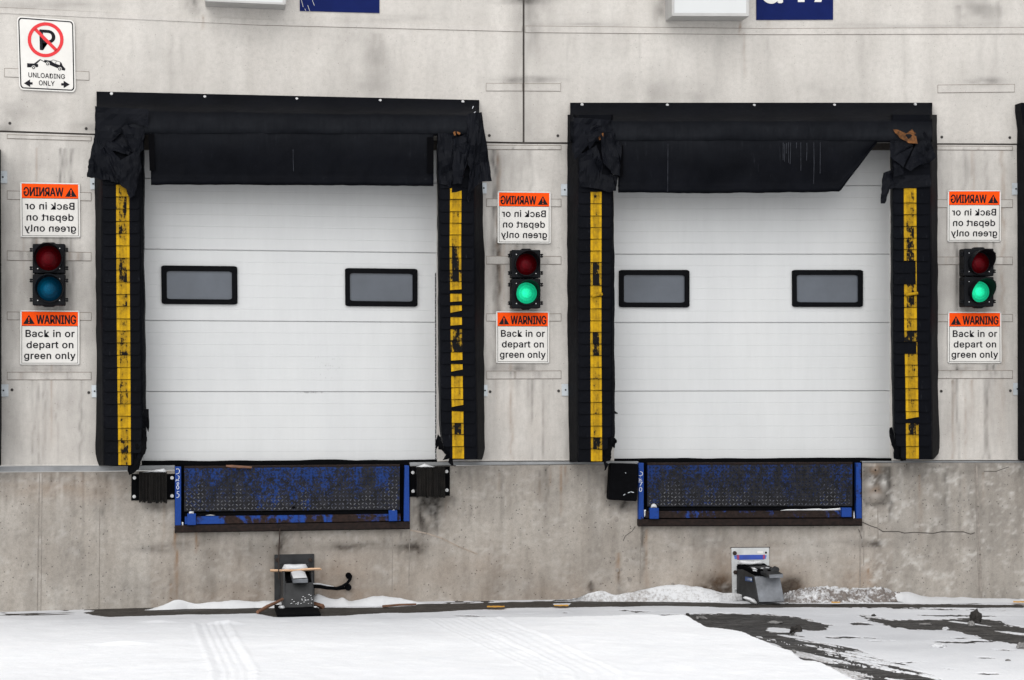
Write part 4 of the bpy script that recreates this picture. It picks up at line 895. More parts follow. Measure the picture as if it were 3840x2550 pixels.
side_pad(s2, [(3514, 430), (3517, 700), (3517, 1300), (3519, 1500), (3524, 1690), (3518, 1706), (3500, 1724)], [(3350, 700), (3352, 1300), (3356, 1600), (3362, 1690), (3378, 1721)], [(3487, 700), (3488, 1300), (3493, 1721)],
         [(3389, 700), (3391, 1250), (3396, 1500), (3398, 1721)], [(3436, 700), (3438, 1250), (3443, 1500), (3445, 1721)], [(3338, 430), (3339, 720), (3341, 1280), (3345, 1600), (3350, 1690), (3372, 1722)], RR2, False, w4, 44)
for q, st_ in (([(556, 502), (578, 502), (581, 640), (561, 640)], s1), ([(1602, 514), (1624, 514), (1624, 648), (1603, 648)], s1), ([(2322, 545), (2337, 545), (2336, 660), (2318, 664)], s2)):
    mb = MB(); mb.quadpx(q, -.352, .01); mb.out('curtain_slit', M_VOID, st_)
bolts(s1, [(418, 351), (768, 363), (1113, 371), (1426, 377), (1736, 381)]); bolts(s2, [(2183, 392), (2503, 394), (2829, 395), (3130, 394), (3433, 391)])
brackets(s1, [[(338, 668), (360, 668), (360, 710), (339, 710)], [(343, 1444), (366, 1444), (366, 1490), (344, 1490)], [(1804, 685), (1825, 685), (1825, 725), (1804, 725)], [(1810, 1443), (1828, 1443), (1829, 1486), (1810, 1486)]])
brackets(s2, [[(2104, 690), (2132, 690), (2132, 733), (2104, 733)], [(2106, 1440), (2136, 1440), (2136, 1484), (2107, 1484)]])
# torn corner covers
rag([(358, 400), (556, 410), (556, 480), (520, 468), (470, 448), (440, 462), (430, 520), (380, 560), (356, 520)], -.350, 11, s1, .02)
rag([(356, 500), (428, 520), (452, 475), (476, 540), (510, 588), (420, 566), (470, 620), (440, 690), (428, 682), (355, 668), (326, 666), (336, 600), (347, 548)], -.335, 13, s1, .035)
rag([(452, 470), (540, 466), (538, 560), (512, 590), (480, 545)], -.345, 17, s1, .03)
rag([(440, 610), (525, 560), (528, 640), (505, 735), (486, 744), (474, 712), (436, 676)], -.362, 19, s1, .035)
rag([(1640, 500), (1700, 496), (1730, 520), (1745, 500), (1760, 540), (1740, 620), (1700, 660), (1690, 700), (1650, 690), (1640, 610)], -.330, 21, s1, .03)
rag([(1700, 520), (1762, 500), (1758, 600), (1740, 640), (1730, 690), (1695, 690), (1694, 600)], -.355, 23, s1, .04)
rag([(1752, 430), (1806, 420), (1809, 520), (1817, 528), (1826, 570), (1822, 574), (1832, 650), (1844, 679), (1800, 684), (1770, 712), (1757, 760), (1752, 745), (1760, 640), (1748, 560)], -.345, 27, s1, .035)
rag([(2150, 440), (2290, 450), (2312, 540), (2296, 500), (2240, 492), (2220, 520), (2212, 560), (2200, 520), (2190, 470), (2160, 520), (2155, 600), (2148, 560)], -.352, 31, s2, .03)
rag([(2168, 580), (2215, 560), (2236, 545), (2262, 630), (2256, 655), (2296, 660), (2302, 715), (2286, 722), (2232, 708), (2172, 700)], -.335, 33, s2, .03)
rag([(2250, 500), (2302, 495), (2330, 545), (2322, 660), (2300, 655), (2296, 590), (2290, 640), (2262, 610)], -.352, 37, s2, .045)
rag([(2286, 655), (2318, 650), (2308, 715), (2288, 716)], -.33, 38, s2, .03)
rag([(3338, 512), (3380, 520), (3424, 545), (3340, 592), (3336, 560)], -.335, 41, s2, .02)
rag([(3340, 592), (3424, 548), (3386, 628)], -.350, 43, s2, .015)
rag([(3392, 630), (3440, 530), (3466, 492), (3490, 530), (3510, 590), (3480, 612), (3440, 622), (3410, 642)], -.352, 45, s2, .025)
rag([(3350, 600), (3388, 632), (3386, 655), (3350, 662), (3346, 640)], -.335, 47, s2, .03)
rag([(3310, 650), (3348, 636), (3352, 706), (3332, 710), (3318, 762), (3300, 762), (3306, 720)], -.315, 49, s2, .035)
rag([(3349, 660), (3487, 655), (3490, 700), (3352, 706)], -.318, 51, s2, .012)
rag([(3348, 486), (3360, 487), (3400, 500), (3420, 486), (3434, 500), (3438, 540), (3408, 535), (3370, 515)], -.352, 53, s2, .02, 'foam_core', M_FOAM)
rag([(2240, 505), (2262, 500), (2258, 522), (2246, 526)], -.33, 54, s2, .03, 'foam_core', M_FOAM)
for q, sd in (([(1700, 496), (1708, 492), (1709, 506), (1702, 508)], 55), ([(1712, 494), (1726, 500), (1722, 506), (1714, 504)], 56)): rag(q, -.365, sd, s1, .02, 'foam_core', M_FOAM, 2)
# frayed lower corners
for q, sd in (([(538, 1535), (556, 1536), (559, 1560), (557, 1620), (548, 1600), (538, 1606)], 1), ([(530, 1602), (548, 1618), (547, 1640), (551, 1655), (543, 1668), (550, 1680), (542, 1705), (528, 1698), (510, 1694), (508, 1650)], 2), ([(486, 1690), (512, 1690), (511, 1728), (526, 1740), (520, 1760), (494, 1778), (484, 1782), (478, 1765), (484, 1740)], 3)): ragged(s1, q, -.30, sd, 'torn_edge')
for q, sd in (([(1641, 1628), (1652, 1640), (1662, 1680), (1690, 1700), (1688, 1720), (1660, 1726), (1672, 1706), (1655, 1686), (1645, 1684), (1643, 1670), (1637, 1684), (1641, 1650), (1632, 1656)], 4), ([(1686, 1715), (1698, 1718), (1700, 1745), (1692, 1746), (1678, 1732)], 5)): ragged(s1, q, -.30, sd)
for q, sd in (([(2296, 1632), (2312, 1650), (2312, 1660), (2306, 1664), (2303, 1680), (2296, 1674), (2292, 1690), (2287, 1712), (2282, 1700), (2270, 1705), (2262, 1720), (2290, 1728), (2262, 1735), (2258, 1700), (2280, 1660)], 6), ([(2262, 1728), (2280, 1740), (2270, 1764), (2264, 1766), (2266, 1748)], 7), ([(2306, 1540), (2316, 1545), (2317, 1550), (2306, 1552)], 8)): ragged(s2, q, -.30, sd)
for q, sd in (([(3345, 1600), (3352, 1640), (3356, 1660), (3372, 1690), (3376, 1724), (3352, 1720), (3352, 1684), (3342, 1670), (3347, 1650), (3336, 1618), (3336, 1604)], 9), ([(3372, 1700), (3398, 1690), (3398, 1726), (3376, 1728)], 10)): ragged(s2, q, -.30, sd)
# staple like tears on the head pad, chalky
for q, y in (([(1775, 398), (1770, 412)], -.12), ([(1783, 419), (1760, 437)], -.26)):
    mb = MB(); strip(mb, q, 2, y, .003); mb.out('frayed_thread', M_CHALK, s1)
for x, y0, y1, st_ in [(2937, 535, 600, s2), (2943, 540, 605, s2), (2950, 537, 575, s2), (2957, 534, 610, s2), (2965, 534, 615, s2), (2987, 534, 556, s2), (3003, 534, 640, s2), (3026, 536, 602, s2), (3052, 534, 690, s2), (3076, 534, 650, s2), (1099, 560, 642, s1), (2505, 540, 720, s2)]:
    mb = MB(); strip(mb, [(x, y0), (x + R_.uniform(-1, 1), (y0 + y1) / 2), (x + R_.uniform(-2, 2), y1)], 1.3, -.362, .002); mb.out('drip_mark', simple('drip_grey', (.035, .037, .045), .8, 0, .5, 40, .1) if 'drip_grey' not in bpy.data.materials else bpy.data.materials['drip_grey'], st_)
# neighbouring seals cut by the picture edges
s3 = thing('dock_seal', P(-120, 1750, -.15), 'black dock seal of the next bay, a thin sliver at the left picture edge', 'dock seal', 'black dock seals')
mb = MB(); mb.quadpx([(-170, 560), (-8, 560), (-6, 1690), (-14, 1745), (-170, 1750)], -.30, .28); mb.out('side_pad', M_FAB, s3)
mb = MB(); mb.quadpx([(-40, 540), (1, 560), (3, 1000), (4, 1600), (2, 1746), (-40, 1746)], -.05, .05); mb.out('pad_base', M_FAB, s3)
brackets(s3, [[(-6, 640), (27, 641), (27, 687), (-6, 687)], [(-6, 1441), (32, 1441), (32, 1487), (-6, 1487)]])
s4 = thing('dock_seal', P(3960, 1728, -.15), 'black dock seal of the next bay, a narrow strip at the right picture edge', 'dock seal', 'black dock seals')
mb = MB(); mb.quadpx([(3858, 440), (4010, 440), (4010, 1728), (3860, 1728)], -.30, .28); mb.out('side_pad', M_FAB, s4)
mb = MB(); mb.quadpx([(3826, 416), (3880, 416), (3880, 1728), (3832, 1728), (3829, 1300), (3822, 560)], -.06, .06); mb.out('pad_base', M_FAB, s4)
mb = MB(); mb.quadpx([(3829, 385), (4010, 385), (4010, 500), (3840, 500), (3829, 412)], -.16, .15); mb.out('head_pad', M_FAB, s4)
brackets(s4, [[(3795, 686), (3826, 686), (3826, 730), (3795, 730)], [(3800, 1436), (3831, 1436), (3831, 1481), (3800, 1481)]])
# ------------------------------------------------------------------ signs
def wq(q, Y): q = np.array(q, float); return P(q[:, 0], q[:, 1], Y)
def plate_on(q, uv, th, name, mat, parent, lift=0.0):
    mb = MB(); poly_on(mb, uv, q, lift, th=th); return mb.out(name, mat, parent)
def warning_sign(qpx, mirror, label):
    q = wq(qpx, -.014); t = thing('warning_sign', (q[2] + q[3]) / 2, label, 'sign', 'orange and white dock warning signs')
    plate_on(q, rrect(0, 0, 1, 1, .015, 2), .005, 'plate', M_WHITE, t)
    mb = MB(); w, ml = .008, .026                     # printed border line
    for a, b, c, d in ((ml, .022, 1 - ml, .022 + w), (ml, .978 - w, 1 - ml, .978), (ml, .022 + w, ml + w, .978 - w), (1 - ml - w, .022 + w, 1 - ml, .978 - w)):
        poly_on(mb, [(a, b), (c, b), (c, d), (a, d)], q, .0008, mirror)
    mb.out('border', M_INK, t)
    mb = MB(); poly_on(mb, [(ml, .026), (1 - ml, .026), (1 - ml, .283), (ml, .283)], q, .0014, mirror); hd = mb.out('header', M_ORANGE, t)
    mb = MB(); poly_on(mb, [(ml, .284), (1 - ml, .284), (1 - ml, .293), (ml, .293)], q, .0014, mirror); mb.out('header_rule', M_INK, t)
    mb = MB(); poly_on(mb, [(.148, .083), (.248, .255), (.050, .255)], q, .0022, mirror); mb.out('hazard_triangle', M_INK, hd)
    mb = MB(); poly_on(mb, [(.138, .128), (.158, .128), (.153, .205), (.143, .205)], q, .0030, mirror); c = np.linspace(0, 2 * math.pi, 9)[:-1]
    poly_on(mb, [(.148 + .011 * math.cos(a), .228 + .011 * math.sin(a)) for a in c], q, .0030, mirror); mb.out('exclamation_mark', M_ORANGE, hd)
    text_on(hd, 'heading', M_INK, 'WARNING', q, .272, .088, .945, .25, .0022, mirror, .0062)
    for tx, u0, u1, v0, v1 in (('Back in or', .09, .92, .362, .492), ('depart on', .107, .90, .572, .730), ('green only', .067, .935, .773, .932)):
        text_on(t, 'lettering', M_INK, tx, q, u0, v0, u1, v1, .0008, mirror, .0046, 1.05)
    for u, v in ((.018, .014), (.982, .014), (.018, .986), (.982, .986)):
        mb = MB(); p = bil(q, u, v); mb.cyl(p + [0, -.004, 0], .005, .004, 8); mb.out('screw', M_SCREW, t)
    return t
SG = [([(75, 683), (299, 687), (301, 890), (77.5, 889)], 1, 'mirror written warning sign above the blue lit traffic signal'),
      ([(75.5, 1163), (298, 1165), (298, 1367), (75, 1367)], 0, 'readable warning sign below the blue lit traffic signal'),
      ([(1866, 717), (2065, 719), (2065, 913), (1866, 912)], 1, 'mirror written warning sign on the pier between the two doors'),
      ([(1860, 1167), (2060, 1168), (2059, 1362), (1861, 1361)], 0, 'readable warning sign on the pier between the two doors'),
      ([(3554, 713), (3754, 713), (3753, 906), (3553, 906)], 1, 'mirror written warning sign on the far right pier'),
      ([(3555, 1169), (3755, 1169), (3756, 1361), (3554, 1361)], 0, 'readable warning sign on the far right pier')]
for q, m_, l in SG: warning_sign(q, m_, l)
# no parking sign
q = wq([(63, 60), (279, 76), (284, 346), (72, 336)], -.016)
t = thing('parking_sign', (q[2] + q[3]) / 2, 'white no parking sign with a red barred letter P and a tow truck pictogram', 'sign')
plate_on(q, rrect(0, 0, 1, 1, .07, 5), .004, 'plate', M_WHITE, t)
uo = np.array(rrect(.022, .018, .978, .982, .055, 5)); ui = np.array(rrect(.042, .034, .958, .966, .045, 5)); mb = MB(); n = len(uo)
for k in range(n): j = (k + 1) % n; poly_on(mb, [uo[k], uo[j], ui[j], ui[k]], q, .0008)
mb.out('border', M_INK, t)
def S(x, y): return ((x - (30 + (y - 60) * .026)) / 1108.0, (y - 58 - (x - 30) * .062) / 1410.0)   # sign drawing grid -> sign surface
mb = MB(); n = 40; cx_, cy_ = 585, 512
for k in range(n):
    a, b = 2 * math.pi * k / n, 2 * math.pi * (k + 1) / n
    poly_on(mb, [S(cx_ + r * 1.0 * math.cos(c), cy_ + r * .975 * math.sin(c)) for r, c in ((348, a), (348, b), (282, b), (282, a))], q, .0024)
poly_on(mb, [S(362, 330), (S(408, 288)), S(812, 692), S(768, 738)], q, .0024)
mb.out('prohibition_ring', M_RED, t)
text_on(t, 'letter', M_INK, 'P', q, *S(462, 318), *S(780, 722), .0010, False, .007)
mb = MB()
poly_on(mb, [S(222, 965), S(356, 972), S(390, 975), S(440, 985), S(440, 1036), S(395, 1046), S(226, 1044)], q, .0010)
poly_on(mb, [S(360, 972), S(470, 890), S(482, 890), S(490, 902), S(412, 975)], q, .0012); mb.out('tow_truck_pictogram', M_INK, t)
mb = MB(); poly_on(mb, [S(484, 890), S(600, 955), S(594, 968), S(478, 902)], q, .0012); mb.out('tow_cable_pictogram', M_INK, t)
mb = MB(); poly_on(mb, [S(560, 900), S(690, 920), S(740, 960), S(860, 1005), S(870, 950), S(895, 960), S(915, 1015), S(972, 1080), S(960, 1115), S(915, 1105), S(660, 1000), S(552, 945)], q, .0010)
for a, b, w_ in (((690, 920), (735, 902), 4), ((735, 902), (865, 945), 4), ((795, 925), (775, 970), 4), ((865, 945), (880, 960), 6)):
    d = np.array(b) - np.array(a); nn = np.array([-d[1], d[0]]) / np.linalg.norm(d) * w_; a, b = np.array(a), np.array(b)
    poly_on(mb, [S(*(a - nn)), S(*(b - nn)), S(*(b + nn)), S(*(a + nn))], q, .0012)
mb.out('towed_car_pictogram', M_INK, t)
for cx_, cy_ in ((350, 1050), (625, 980), (860, 1082)):
    mb = MB()
    for r, mi, lf in ((40, 1, .0016), (30, 0, .0022), (14, 1, .0028)):
        poly_on(mb, [S(cx_ + r * math.cos(a), cy_ + r * math.sin(a)) for a in np.linspace(0, 2 * math.pi, 15)[:-1]], q, lf, mi=mi)
    mb.out('wheel_pictogram', [M_INK, M_WHITE], t)
def stext(tx, x0, y0, x1, y1):
    (ua, va), (ub, vb) = S(x0, (y0 + y1) / 2), S(x1, (y0 + y1) / 2 + (x1 - x0) * .045); h = (y1 - y0) / 1410.0
    text_on(t, 'lettering', M_INK, tx, q, ua, (va + vb) / 2 - h / 2, ub, (va + vb) / 2 + h / 2, .0010, False, .002, 1.02)
stext('UNLOADING', 248, 1148, 962, 1240); stext('ONLY', 452, 1300, 762, 1394)
for pts in ([(160, 1350), (278, 1278), (282, 1330), (330, 1332), (330, 1378), (282, 1378), (284, 1426)], [(1058, 1386), (938, 1310), (938, 1358), (890, 1356), (890, 1402), (938, 1406), (940, 1454)]):
    mb = MB(); poly_on(mb, [S(*p) for p in pts], q, .0010); mb.out('arrow', M_INK, t)
for u, v in ((.475, .050), (.497, .945)): mb = MB(); p = bil(q, u, v); mb.cyl(p + [0, -.004, 0], .006, .004, 8); mb.out('screw', M_SCREW, t)
# blue bay number plates
q = wq([(1124, -150), (1423, -150), (1423, 49), (1124, 41)], -.008)
t = thing('bay_sign', (q[2] + q[3]) / 2, 'plain scratched blue plate at the top, above the left door', 'sign', 'blue bay plates')
plate_on(q, [(0, 0), (1, 0), (1, 1), (0, 1)], .004, 'plate', M_BLUE, t)
for a, b in (((1154, 20), (1162, 42)), ((1168, -8), (1179, 21)), ((1130, 0), (1137, 26)), ((1143, 33), (1147, 40))): mb = MB(); strip(mb, [a, b], 1.3, -.0092, .0006); mb.out('scratch', M_WHITE, t)
q = wq([(2836, -150), (3125, -150), (3124, 74), (2836, 75)], -.008)
t = thing('bay_sign', (q[2] + q[3]) / 2, 'blue plate with the feet of white characters at the top, above the right door', 'sign', 'blue bay plates')
plate_on(q, [(0, 0), (1, 0), (1, 1), (0, 1)], .004, 'plate', M_BLUE, t)
bq = lambda pts: [((x - 2836) / 289., (y + 150) / 225.) for x, y in pts]
text_on(t, 'lettering', M_WHITE, 'd', q, (2852 - 2836) / 289., (-110 + 150) / 225., (2936 - 2836) / 289., 162 / 225., .0008, False, .012)
mb = MB(); poly_on(mb, bq([(2992, -105), (3017, -105), (3017, 8), (2992, 8)]), q, .0008); mb.out('digit', M_WHITE, t)
mb = MB(); poly_on(mb, bq([(3034, -105), (3110, -105), (3110, -85), (3080, 8), (3054, 8), (3084, -85), (3034, -85)]), q, .0008); mb.out('digit', M_WHITE, t)
# light boxes
def light_box(qf, qi, depth, label):
    f = wq(qf, -depth); i = wq(qi, -depth - .004); t = thing('light_box', (f[2] + f[3]) / 2, label, 'light box', 'white wall light boxes')
    mb = MB(); mb.prism(f + [0, .004, 0], depth - .008); o = mb.out('housing', M_ALU, t)
    c = f.mean(0); mb = MB()
    for a in range(4):
        b = (a + 1) % 4; mb.prism(np.array([f[a], f[b], i[b] + [0, .004, 0], i[a] + [0, .004, 0]]) - [0, .004, 0], .008)
    bevel(mb.out('frame', M_ALU, t), .002)
    mb = MB(); mb.prism(i + [0, .003, 0], .004); mb.out('diffuser', M_ACRYL, t)
light_box([(764, -230), (1071, -225), (1072, 18), (770, 5)], [(776, -215), (1060, -212), (1060, 9), (782, -3)], .27, 'white light box cropped by the top edge, left of the plain blue plate')
light_box([(2519, -220), (2808, -220), (2809, 61), (2519, 60)], [(2530, -205), (2798, -205), (2799, 49), (2529, 48)], .27, 'white light box cropped by the top edge, left of the lettered blue plate')
# ------------------------------------------------------------------ traffic signals
def signal(x0, y0, x1, y1, ysp, lens, aim, lit, label):
    Yb, Yf = -.02, -.16
    c = P((x0 + x1) / 2, y1, Yf); t = thing('traffic_signal', c, label, 'traffic light', 'two lamp dock traffic signals')
    for i, (a, b) in enumerate(((y0, ysp - 2), (ysp + 1, y1))):
        q = wq([(x0, a), (x1, a), (x1, b), (x0, b)], Yf); mb = MB(); mb.prism(q, -Yf - .02); h = bevel(mb.out('housing', M_HOUS, t), .008)
        for s in (0, 1):
            for v in (.20, .82):
                p = bil(q, s * 1.0, v); sx = -1 if s == 0 else 1; mb = MB()
                mb.box((p[0] - (.024 if s == 0 else -.002), Yf + .02, p[2] - .013), (p[0] + (.002 if s == 0 else .024), Yf + .06, p[2] - .003)); mb.box((p[0] - (.024 if s == 0 else -.002), Yf + .02, p[2] + .003), (p[0] + (.002 if s == 0 else .024), Yf + .06, p[2] + .013))
                mb.tube([(p[0] + sx * .015, Yf + .04, p[2] - .016), (p[0] + sx * .015, Yf + .04, p[2] + .016)], .005, 8); mb.out('hinge', M_HOUS, h)
        for u, v in ((.16, .16), (.84, .16), (.16, .84), (.84, .84)):
            mb = MB(); mb.cyl(bil(q, u, v) + [0, -.003, 0], .0045, .004, 8); mb.out('screw', M_SCREW, h)
    q = wq([(x0 + 30, y1 - 2), (x1 - 30, y1 - 2), (x1 - 44, y1 + 6), (x0 + 44, y1 + 6)], Yf + .03); mb = MB(); mb.prism(q, .05); mb.out('drain_cap', M_HOUS, t)
    q = wq([(x0 + 40, y0 - 5), (x1 - 40, y0 - 5), (x1 - 30, y0 + 2), (x0 + 30, y0 + 2)], Yf + .03); mb = MB(); mb.prism(q, .05); mb.out('top_cap', M_HOUS, t)
    for k, (lx, ly, lr) in enumerate(lens):
        cc = P(lx, ly, Yf); r = lr / 462.0; mat = (M_LRED, lit)[k]
        # domed lens
        n, rings = 28, 7; V = [cc + [0, -.030, 0]]; Fs = []
        for j in range(1, rings + 1):
            ph = j / rings; rr = r * ph
            for i in range(n): a = 2 * math.pi * i / n; V.append(cc + [rr * math.cos(a), -.030 * (1 - ph ** 2) - .002, rr * math.sin(a)])
        for i in range(n): Fs.append((0, 1 + i, 1 + (i + 1) % n))
        for j in range(rings - 1):
            for i in range(n): a = 1 + j * n; Fs.append((a + i, a + n + i, a + n + (i + 1) % n, a + (i + 1) % n))
        vv_ = np.array(V) - cc; gl = (.38 if mat is M_LGRN else .06) + 1.15 * np.exp(-((vv_[:, 0] + r * .22) ** 2 + (vv_[:, 2] - r * .02) ** 2) / (r * .52) ** 2); build('lens', V, Fs, mat, t, smooth=True, scuff_light=gl)
        # cut away visor pointing along aim
        n = 40; V = []; Fs = []; L = .155
        for i in range(n):
            a = 2 * math.pi * i / n; up_ = (math.sin(a) + 1) / 2; ln = .035 + (L - .035) * (3 * up_ ** 2 - 2 * up_ ** 3) if True else 0
            for rr, ll in ((r * 1.06, 0), (r * 1.10, ln), (r * 1.15, ln), (r * 1.12, 0)):
                V.append(cc + [rr * math.cos(a) + aim[0] * ll, -.001 - ll, rr * math.sin(a) + aim[1] * ll])
        for i in range(n):
            j = (i + 1) % n
            for k2 in range(3): Fs.append((i * 4 + k2, j * 4 + k2, j * 4 + k2 + 1, i * 4 + k2 + 1))
        build('visor', V, Fs, M_HOUS, t, smooth=False)
    return t
signal(122, 914, 243, 1145, 1027, [(182, 968, 45), (186, 1083, 44)], (0, .02), M_LBLU, 'black two lamp signal with a dim blue lower lens, left of the left door')
signal(1919, 937, 2027, 1156, 1044, [(1973, 991, 39.5), (1974, 1099, 39.5)], (.02, .05), M_LGRN, 'black signal with a lit green lens, between the two doors')
signal(3616, 932, 3727, 1150, 1037, [(3671, 986, 39.5), (3672, 1094, 39.5)], (.10, .08), M_LGRN, 'black signal with a lit green lens and jutting visors, right of the right door')
# ------------------------------------------------------------------ dock levelers
def leveler(pl, rails, lip, angle, keep, mats, gap, digits, label, hole, ytop):
    tread, lug, lipm = mats; c = P(np.mean([p[0] for p in pl]), angle[2][1], -.02)
    t = thing('dock_leveler', c, label, 'dock leveler', 'blue dock levelers'); YP = -.055
    mb = MB(); mb.quadpx(gap, -.006, .05); mb.out('pit_back', M_VOID, t)
    q = wq(pl, YP); mb = MB(); mb.prism(q, .03); mb.out('tread_plate', tread, t)
    wd = np.linalg.norm(q[1] - q[0]); ht = np.linalg.norm(q[3] - q[0]); s = .0300; nx, ny = int(wd / s), int(ht / s); mb = MB()
    for j in range(ny):
        for i in range(nx):
            u, v = (i + .7 + .3 * (j % 1)) / (nx + .6), (j + .6) / (ny + .2); p = bil(q, u + R_.uniform(-.002, .002), v + R_.uniform(-.012, .012)); a = (math.pi / 4) * (1 if (i + j) % 2 else -1) + R_.uniform(-.15, .15)
            d = np.array([math.cos(a), 0, math.sin(a)]) * .0130; e = np.array([-math.sin(a), 0, math.cos(a)]) * .0046; z = np.array([0, -.004, 0])
            V = [p - d, p - e, p + d, p + e, p - d * .6 + z, p + d * .6 + z]; mb.add(V, [(0, 1, 5, 4)[::-1], (1, 2, 5)[::-1], (2, 3, 4, 5)[::-1], (3, 0, 4)[::-1]])
    mb.out('tread_lugs', lug, t)
    mb = MB(); mb.quadpx([(pl[0][0], ytop[0]), (pl[1][0], ytop[1]), (pl[1][0], pl[1][1] - 1), (pl[0][0], pl[0][1] - 1)], -.045, .04); mb.out('hinge_strip', M_RUST, t)
    for r in rails:
        mb = MB(); mb.quadpx(r, -.060, .055); bevel(mb.out('side_rail', M_RAIL, t), .003)
    mb = MB(); mb.quadpx(lip, -.070, .03); lo = mb.out('lip', lipm, t)
    mb = MB(); mb.quadpx([(lip[0][0], lip[0][1] - 14), (lip[1][0], lip[1][1] - 14), (lip[1][0], lip[1][1] - 1), (lip[0][0], lip[0][1] - 1)], -.040, .02); mb.out('lip_hinge', M_BLACK, t)
    mb = MB(); mb.quadpx(angle, -.066, .06); mb.out('sill_angle', M_RUST, t)
    for k in keep: mb = MB(); mb.quadpx(k, -.105, .05); bevel(mb.out('lip_keeper', M_RAIL, t), .004)
    p = P(hole[0], hole[1], YP - .0062); mb = MB(); mb.cyl(p, .0135, .004, 14, el=.75); mb.out('lifting_hole', M_VOID, t)
    for d in digits: mb = MB(); strip(mb, d, 1.9, -.0612, .0006); mb.out('chalk_digit', M_CHALK, t)
def z7(*p): return [(460 + x / 6.032, 1640 + y / 6.032) for x, y in p]
def z5(*p): return [(2250 + x / 4.9, 1700 + y / 4.9) for x, y in p]
dg1 = [z7((1212, 722), (1245, 706), (1275, 725), (1288, 768), (1272, 808), (1235, 828), (1208, 828)), z7((1248, 866), (1278, 880), (1276, 925), (1245, 968), (1195, 988)), z7((1208, 948), (1240, 968), (1275, 985)),
       z7((1255, 1020), (1228, 1040), (1235, 1068), (1268, 1110), (1272, 1150), (1245, 1175), (1218, 1150), (1222, 1110), (1262, 1065), (1272, 1035), (1255, 1020)), z7((1278, 1222), (1235, 1225), (1228, 1275), (1258, 1275), (1278, 1300), (1270, 1340), (1245, 1362), (1218, 1360))]
dg2 = [z5((740, 335), (770, 345), (785, 375), (775, 398), (745, 410), (715, 405)), z5((738, 428), (742, 434)), z5((752, 468), (748, 495), (772, 498)), z5((715, 468), (742, 488), (714, 502)), z5((712, 526), (778, 527), (738, 594)),
       z5((745, 620), (768, 640), (768, 680), (748, 702), (724, 690), (722, 650), (745, 620))]
leveler([(691, 1757), (1499, 1749), (1499, 1911), (691, 1918)], [[(656, 1750), (679, 1750), (679, 1972), (656, 1972)], [(1518, 1745), (1534, 1746), (1536, 1955), (1514, 1955)]],
        [(693, 1937), (1502, 1927), (1502, 1953), (693, 1966)], [(655, 1970), (1536, 1956), (1536, 1981), (655, 1996)], [[(702, 1926), (735, 1926), (735, 1969), (702, 1969)], [(1458, 1914), (1490, 1914), (1490, 1954), (1458, 1955)]],
        (M_TREAD, M_LUG, M_LIP), [(655, 1744), (1537, 1740), (1537, 1984), (655, 1998)], dg1, 'blue dock leveler with bright chipped paint and a chalked rail, under the left door', (1101, 1903), (1748, 1741))
leveler([(2428, 1745), (3197, 1741), (3196, 1898), (2428, 1899)], [[(2395, 1736), (2414, 1736), (2414, 1948), (2395, 1948)], [(3211, 1736), (3229, 1736), (3232, 1945), (3211, 1945)]],
        [(2420, 1917), (3200, 1915), (3200, 1940), (2420, 1942)], [(2394, 1947), (3232, 1944), (3232, 1968), (2394, 1972)], [[(2437, 1905), (2471, 1905), (2471, 1946), (2437, 1946)], [(3157, 1904), (3194, 1904), (3194, 1939), (3157, 1939)]],
        (M_TREADR, M_LUGR, M_LIPR), [(2394, 1733), (3233, 1731), (3233, 1972), (2394, 1974)], dg2, 'dark blue dock leveler with dull rusted paint, under the right door', (2811, 1888), (1735, 1733))
mb = MB(); mb.tube([P(848, 1747, -.075), P(870, 1749, -.08), P(905, 1751, -.08), P(944, 1753, -.078)], [.007, .012, .011, .008], 7)
mb.out('stick', M_WOODD, label='short brown stick lying on the top edge of the left leveler', cat='stick')
# ------------------------------------------------------------------ bumpers
def lam_bumper(br, blk, bl, label, seed):
    c = P(np.mean([p[0] for p in br]), br[2][1], -.06); t = thing('dock_bumper', c, label, 'dock bumper', 'rubber dock bumpers')
    mb = MB(); mb.quadpx(br, -.018, .012); bevel(mb.out('bracket_plate', M_BLACK, t), .002)
    r = random.Random(seed); n = 17; x0, y0, x1, y1 = blk; mb = MB()
    for i in range(n):
        a, b = x0 + (x1 - x0) * i / n, x0 + (x1 - x0) * (i + 1) / n - .6; dp = -.12 - r.uniform(0, .014); e = r.uniform(-3, 5); tp = r.uniform(-1, 1)
        q = wq([(a, y0 + tp), (b, y0 + tp + .5), (b + r.uniform(-1, .5), y1 + e), (a + r.uniform(-.5, 1), y1 + e)], dp); m2 = MB(); mb.prism(q, -dp - .016)
    mb.out('rubber_block', M_LAM, t)
    for x, y in bl:
        mb = MB(); p = P(x, y, -.022); mb.cyl(p, .0135, .004, 16); mb.cyl(p + [0, -.008, 0], .0085, .008, 6); mb.out('bolt', M_SCREW, t)
lam_bumper([(493, 1778), (656, 1777), (656, 1873), (492, 1877)], (521, 1771, 626, 1883), [(504, 1792), (503, 1862), (645, 1792), (645, 1860)], 'laminated black bumper left of the left leveler, ragged at the bottom', 3)
lam_bumper([(1537, 1750), (1687, 1748), (1687, 1859), (1537, 1863)], (1563, 1751, 1670, 1863), [(1548, 1772), (1549, 1842), (1675, 1768), (1676, 1838)], 'laminated black bumper right of the left leveler, over a black smear', 5)
q = np.array([(2289, 1737), (2394, 1740), (2389, 1880), (2281, 1874)], float)
c = P(2338, 1880, -.06); t = thing('dock_bumper', c, 'plain smooth black slab bumper left of the right leveler', 'dock bumper', 'rubber dock bumpers')
uv = rrect(0, 0, 1, 1, .06, 4); p = bil(wq(q, -.11), [a[0] for a in uv], [a[1] for a in uv]); mb = MB(); mb.prism(p, .1); bevel(mb.out('rubber_block', M_BLACK, t), .006)
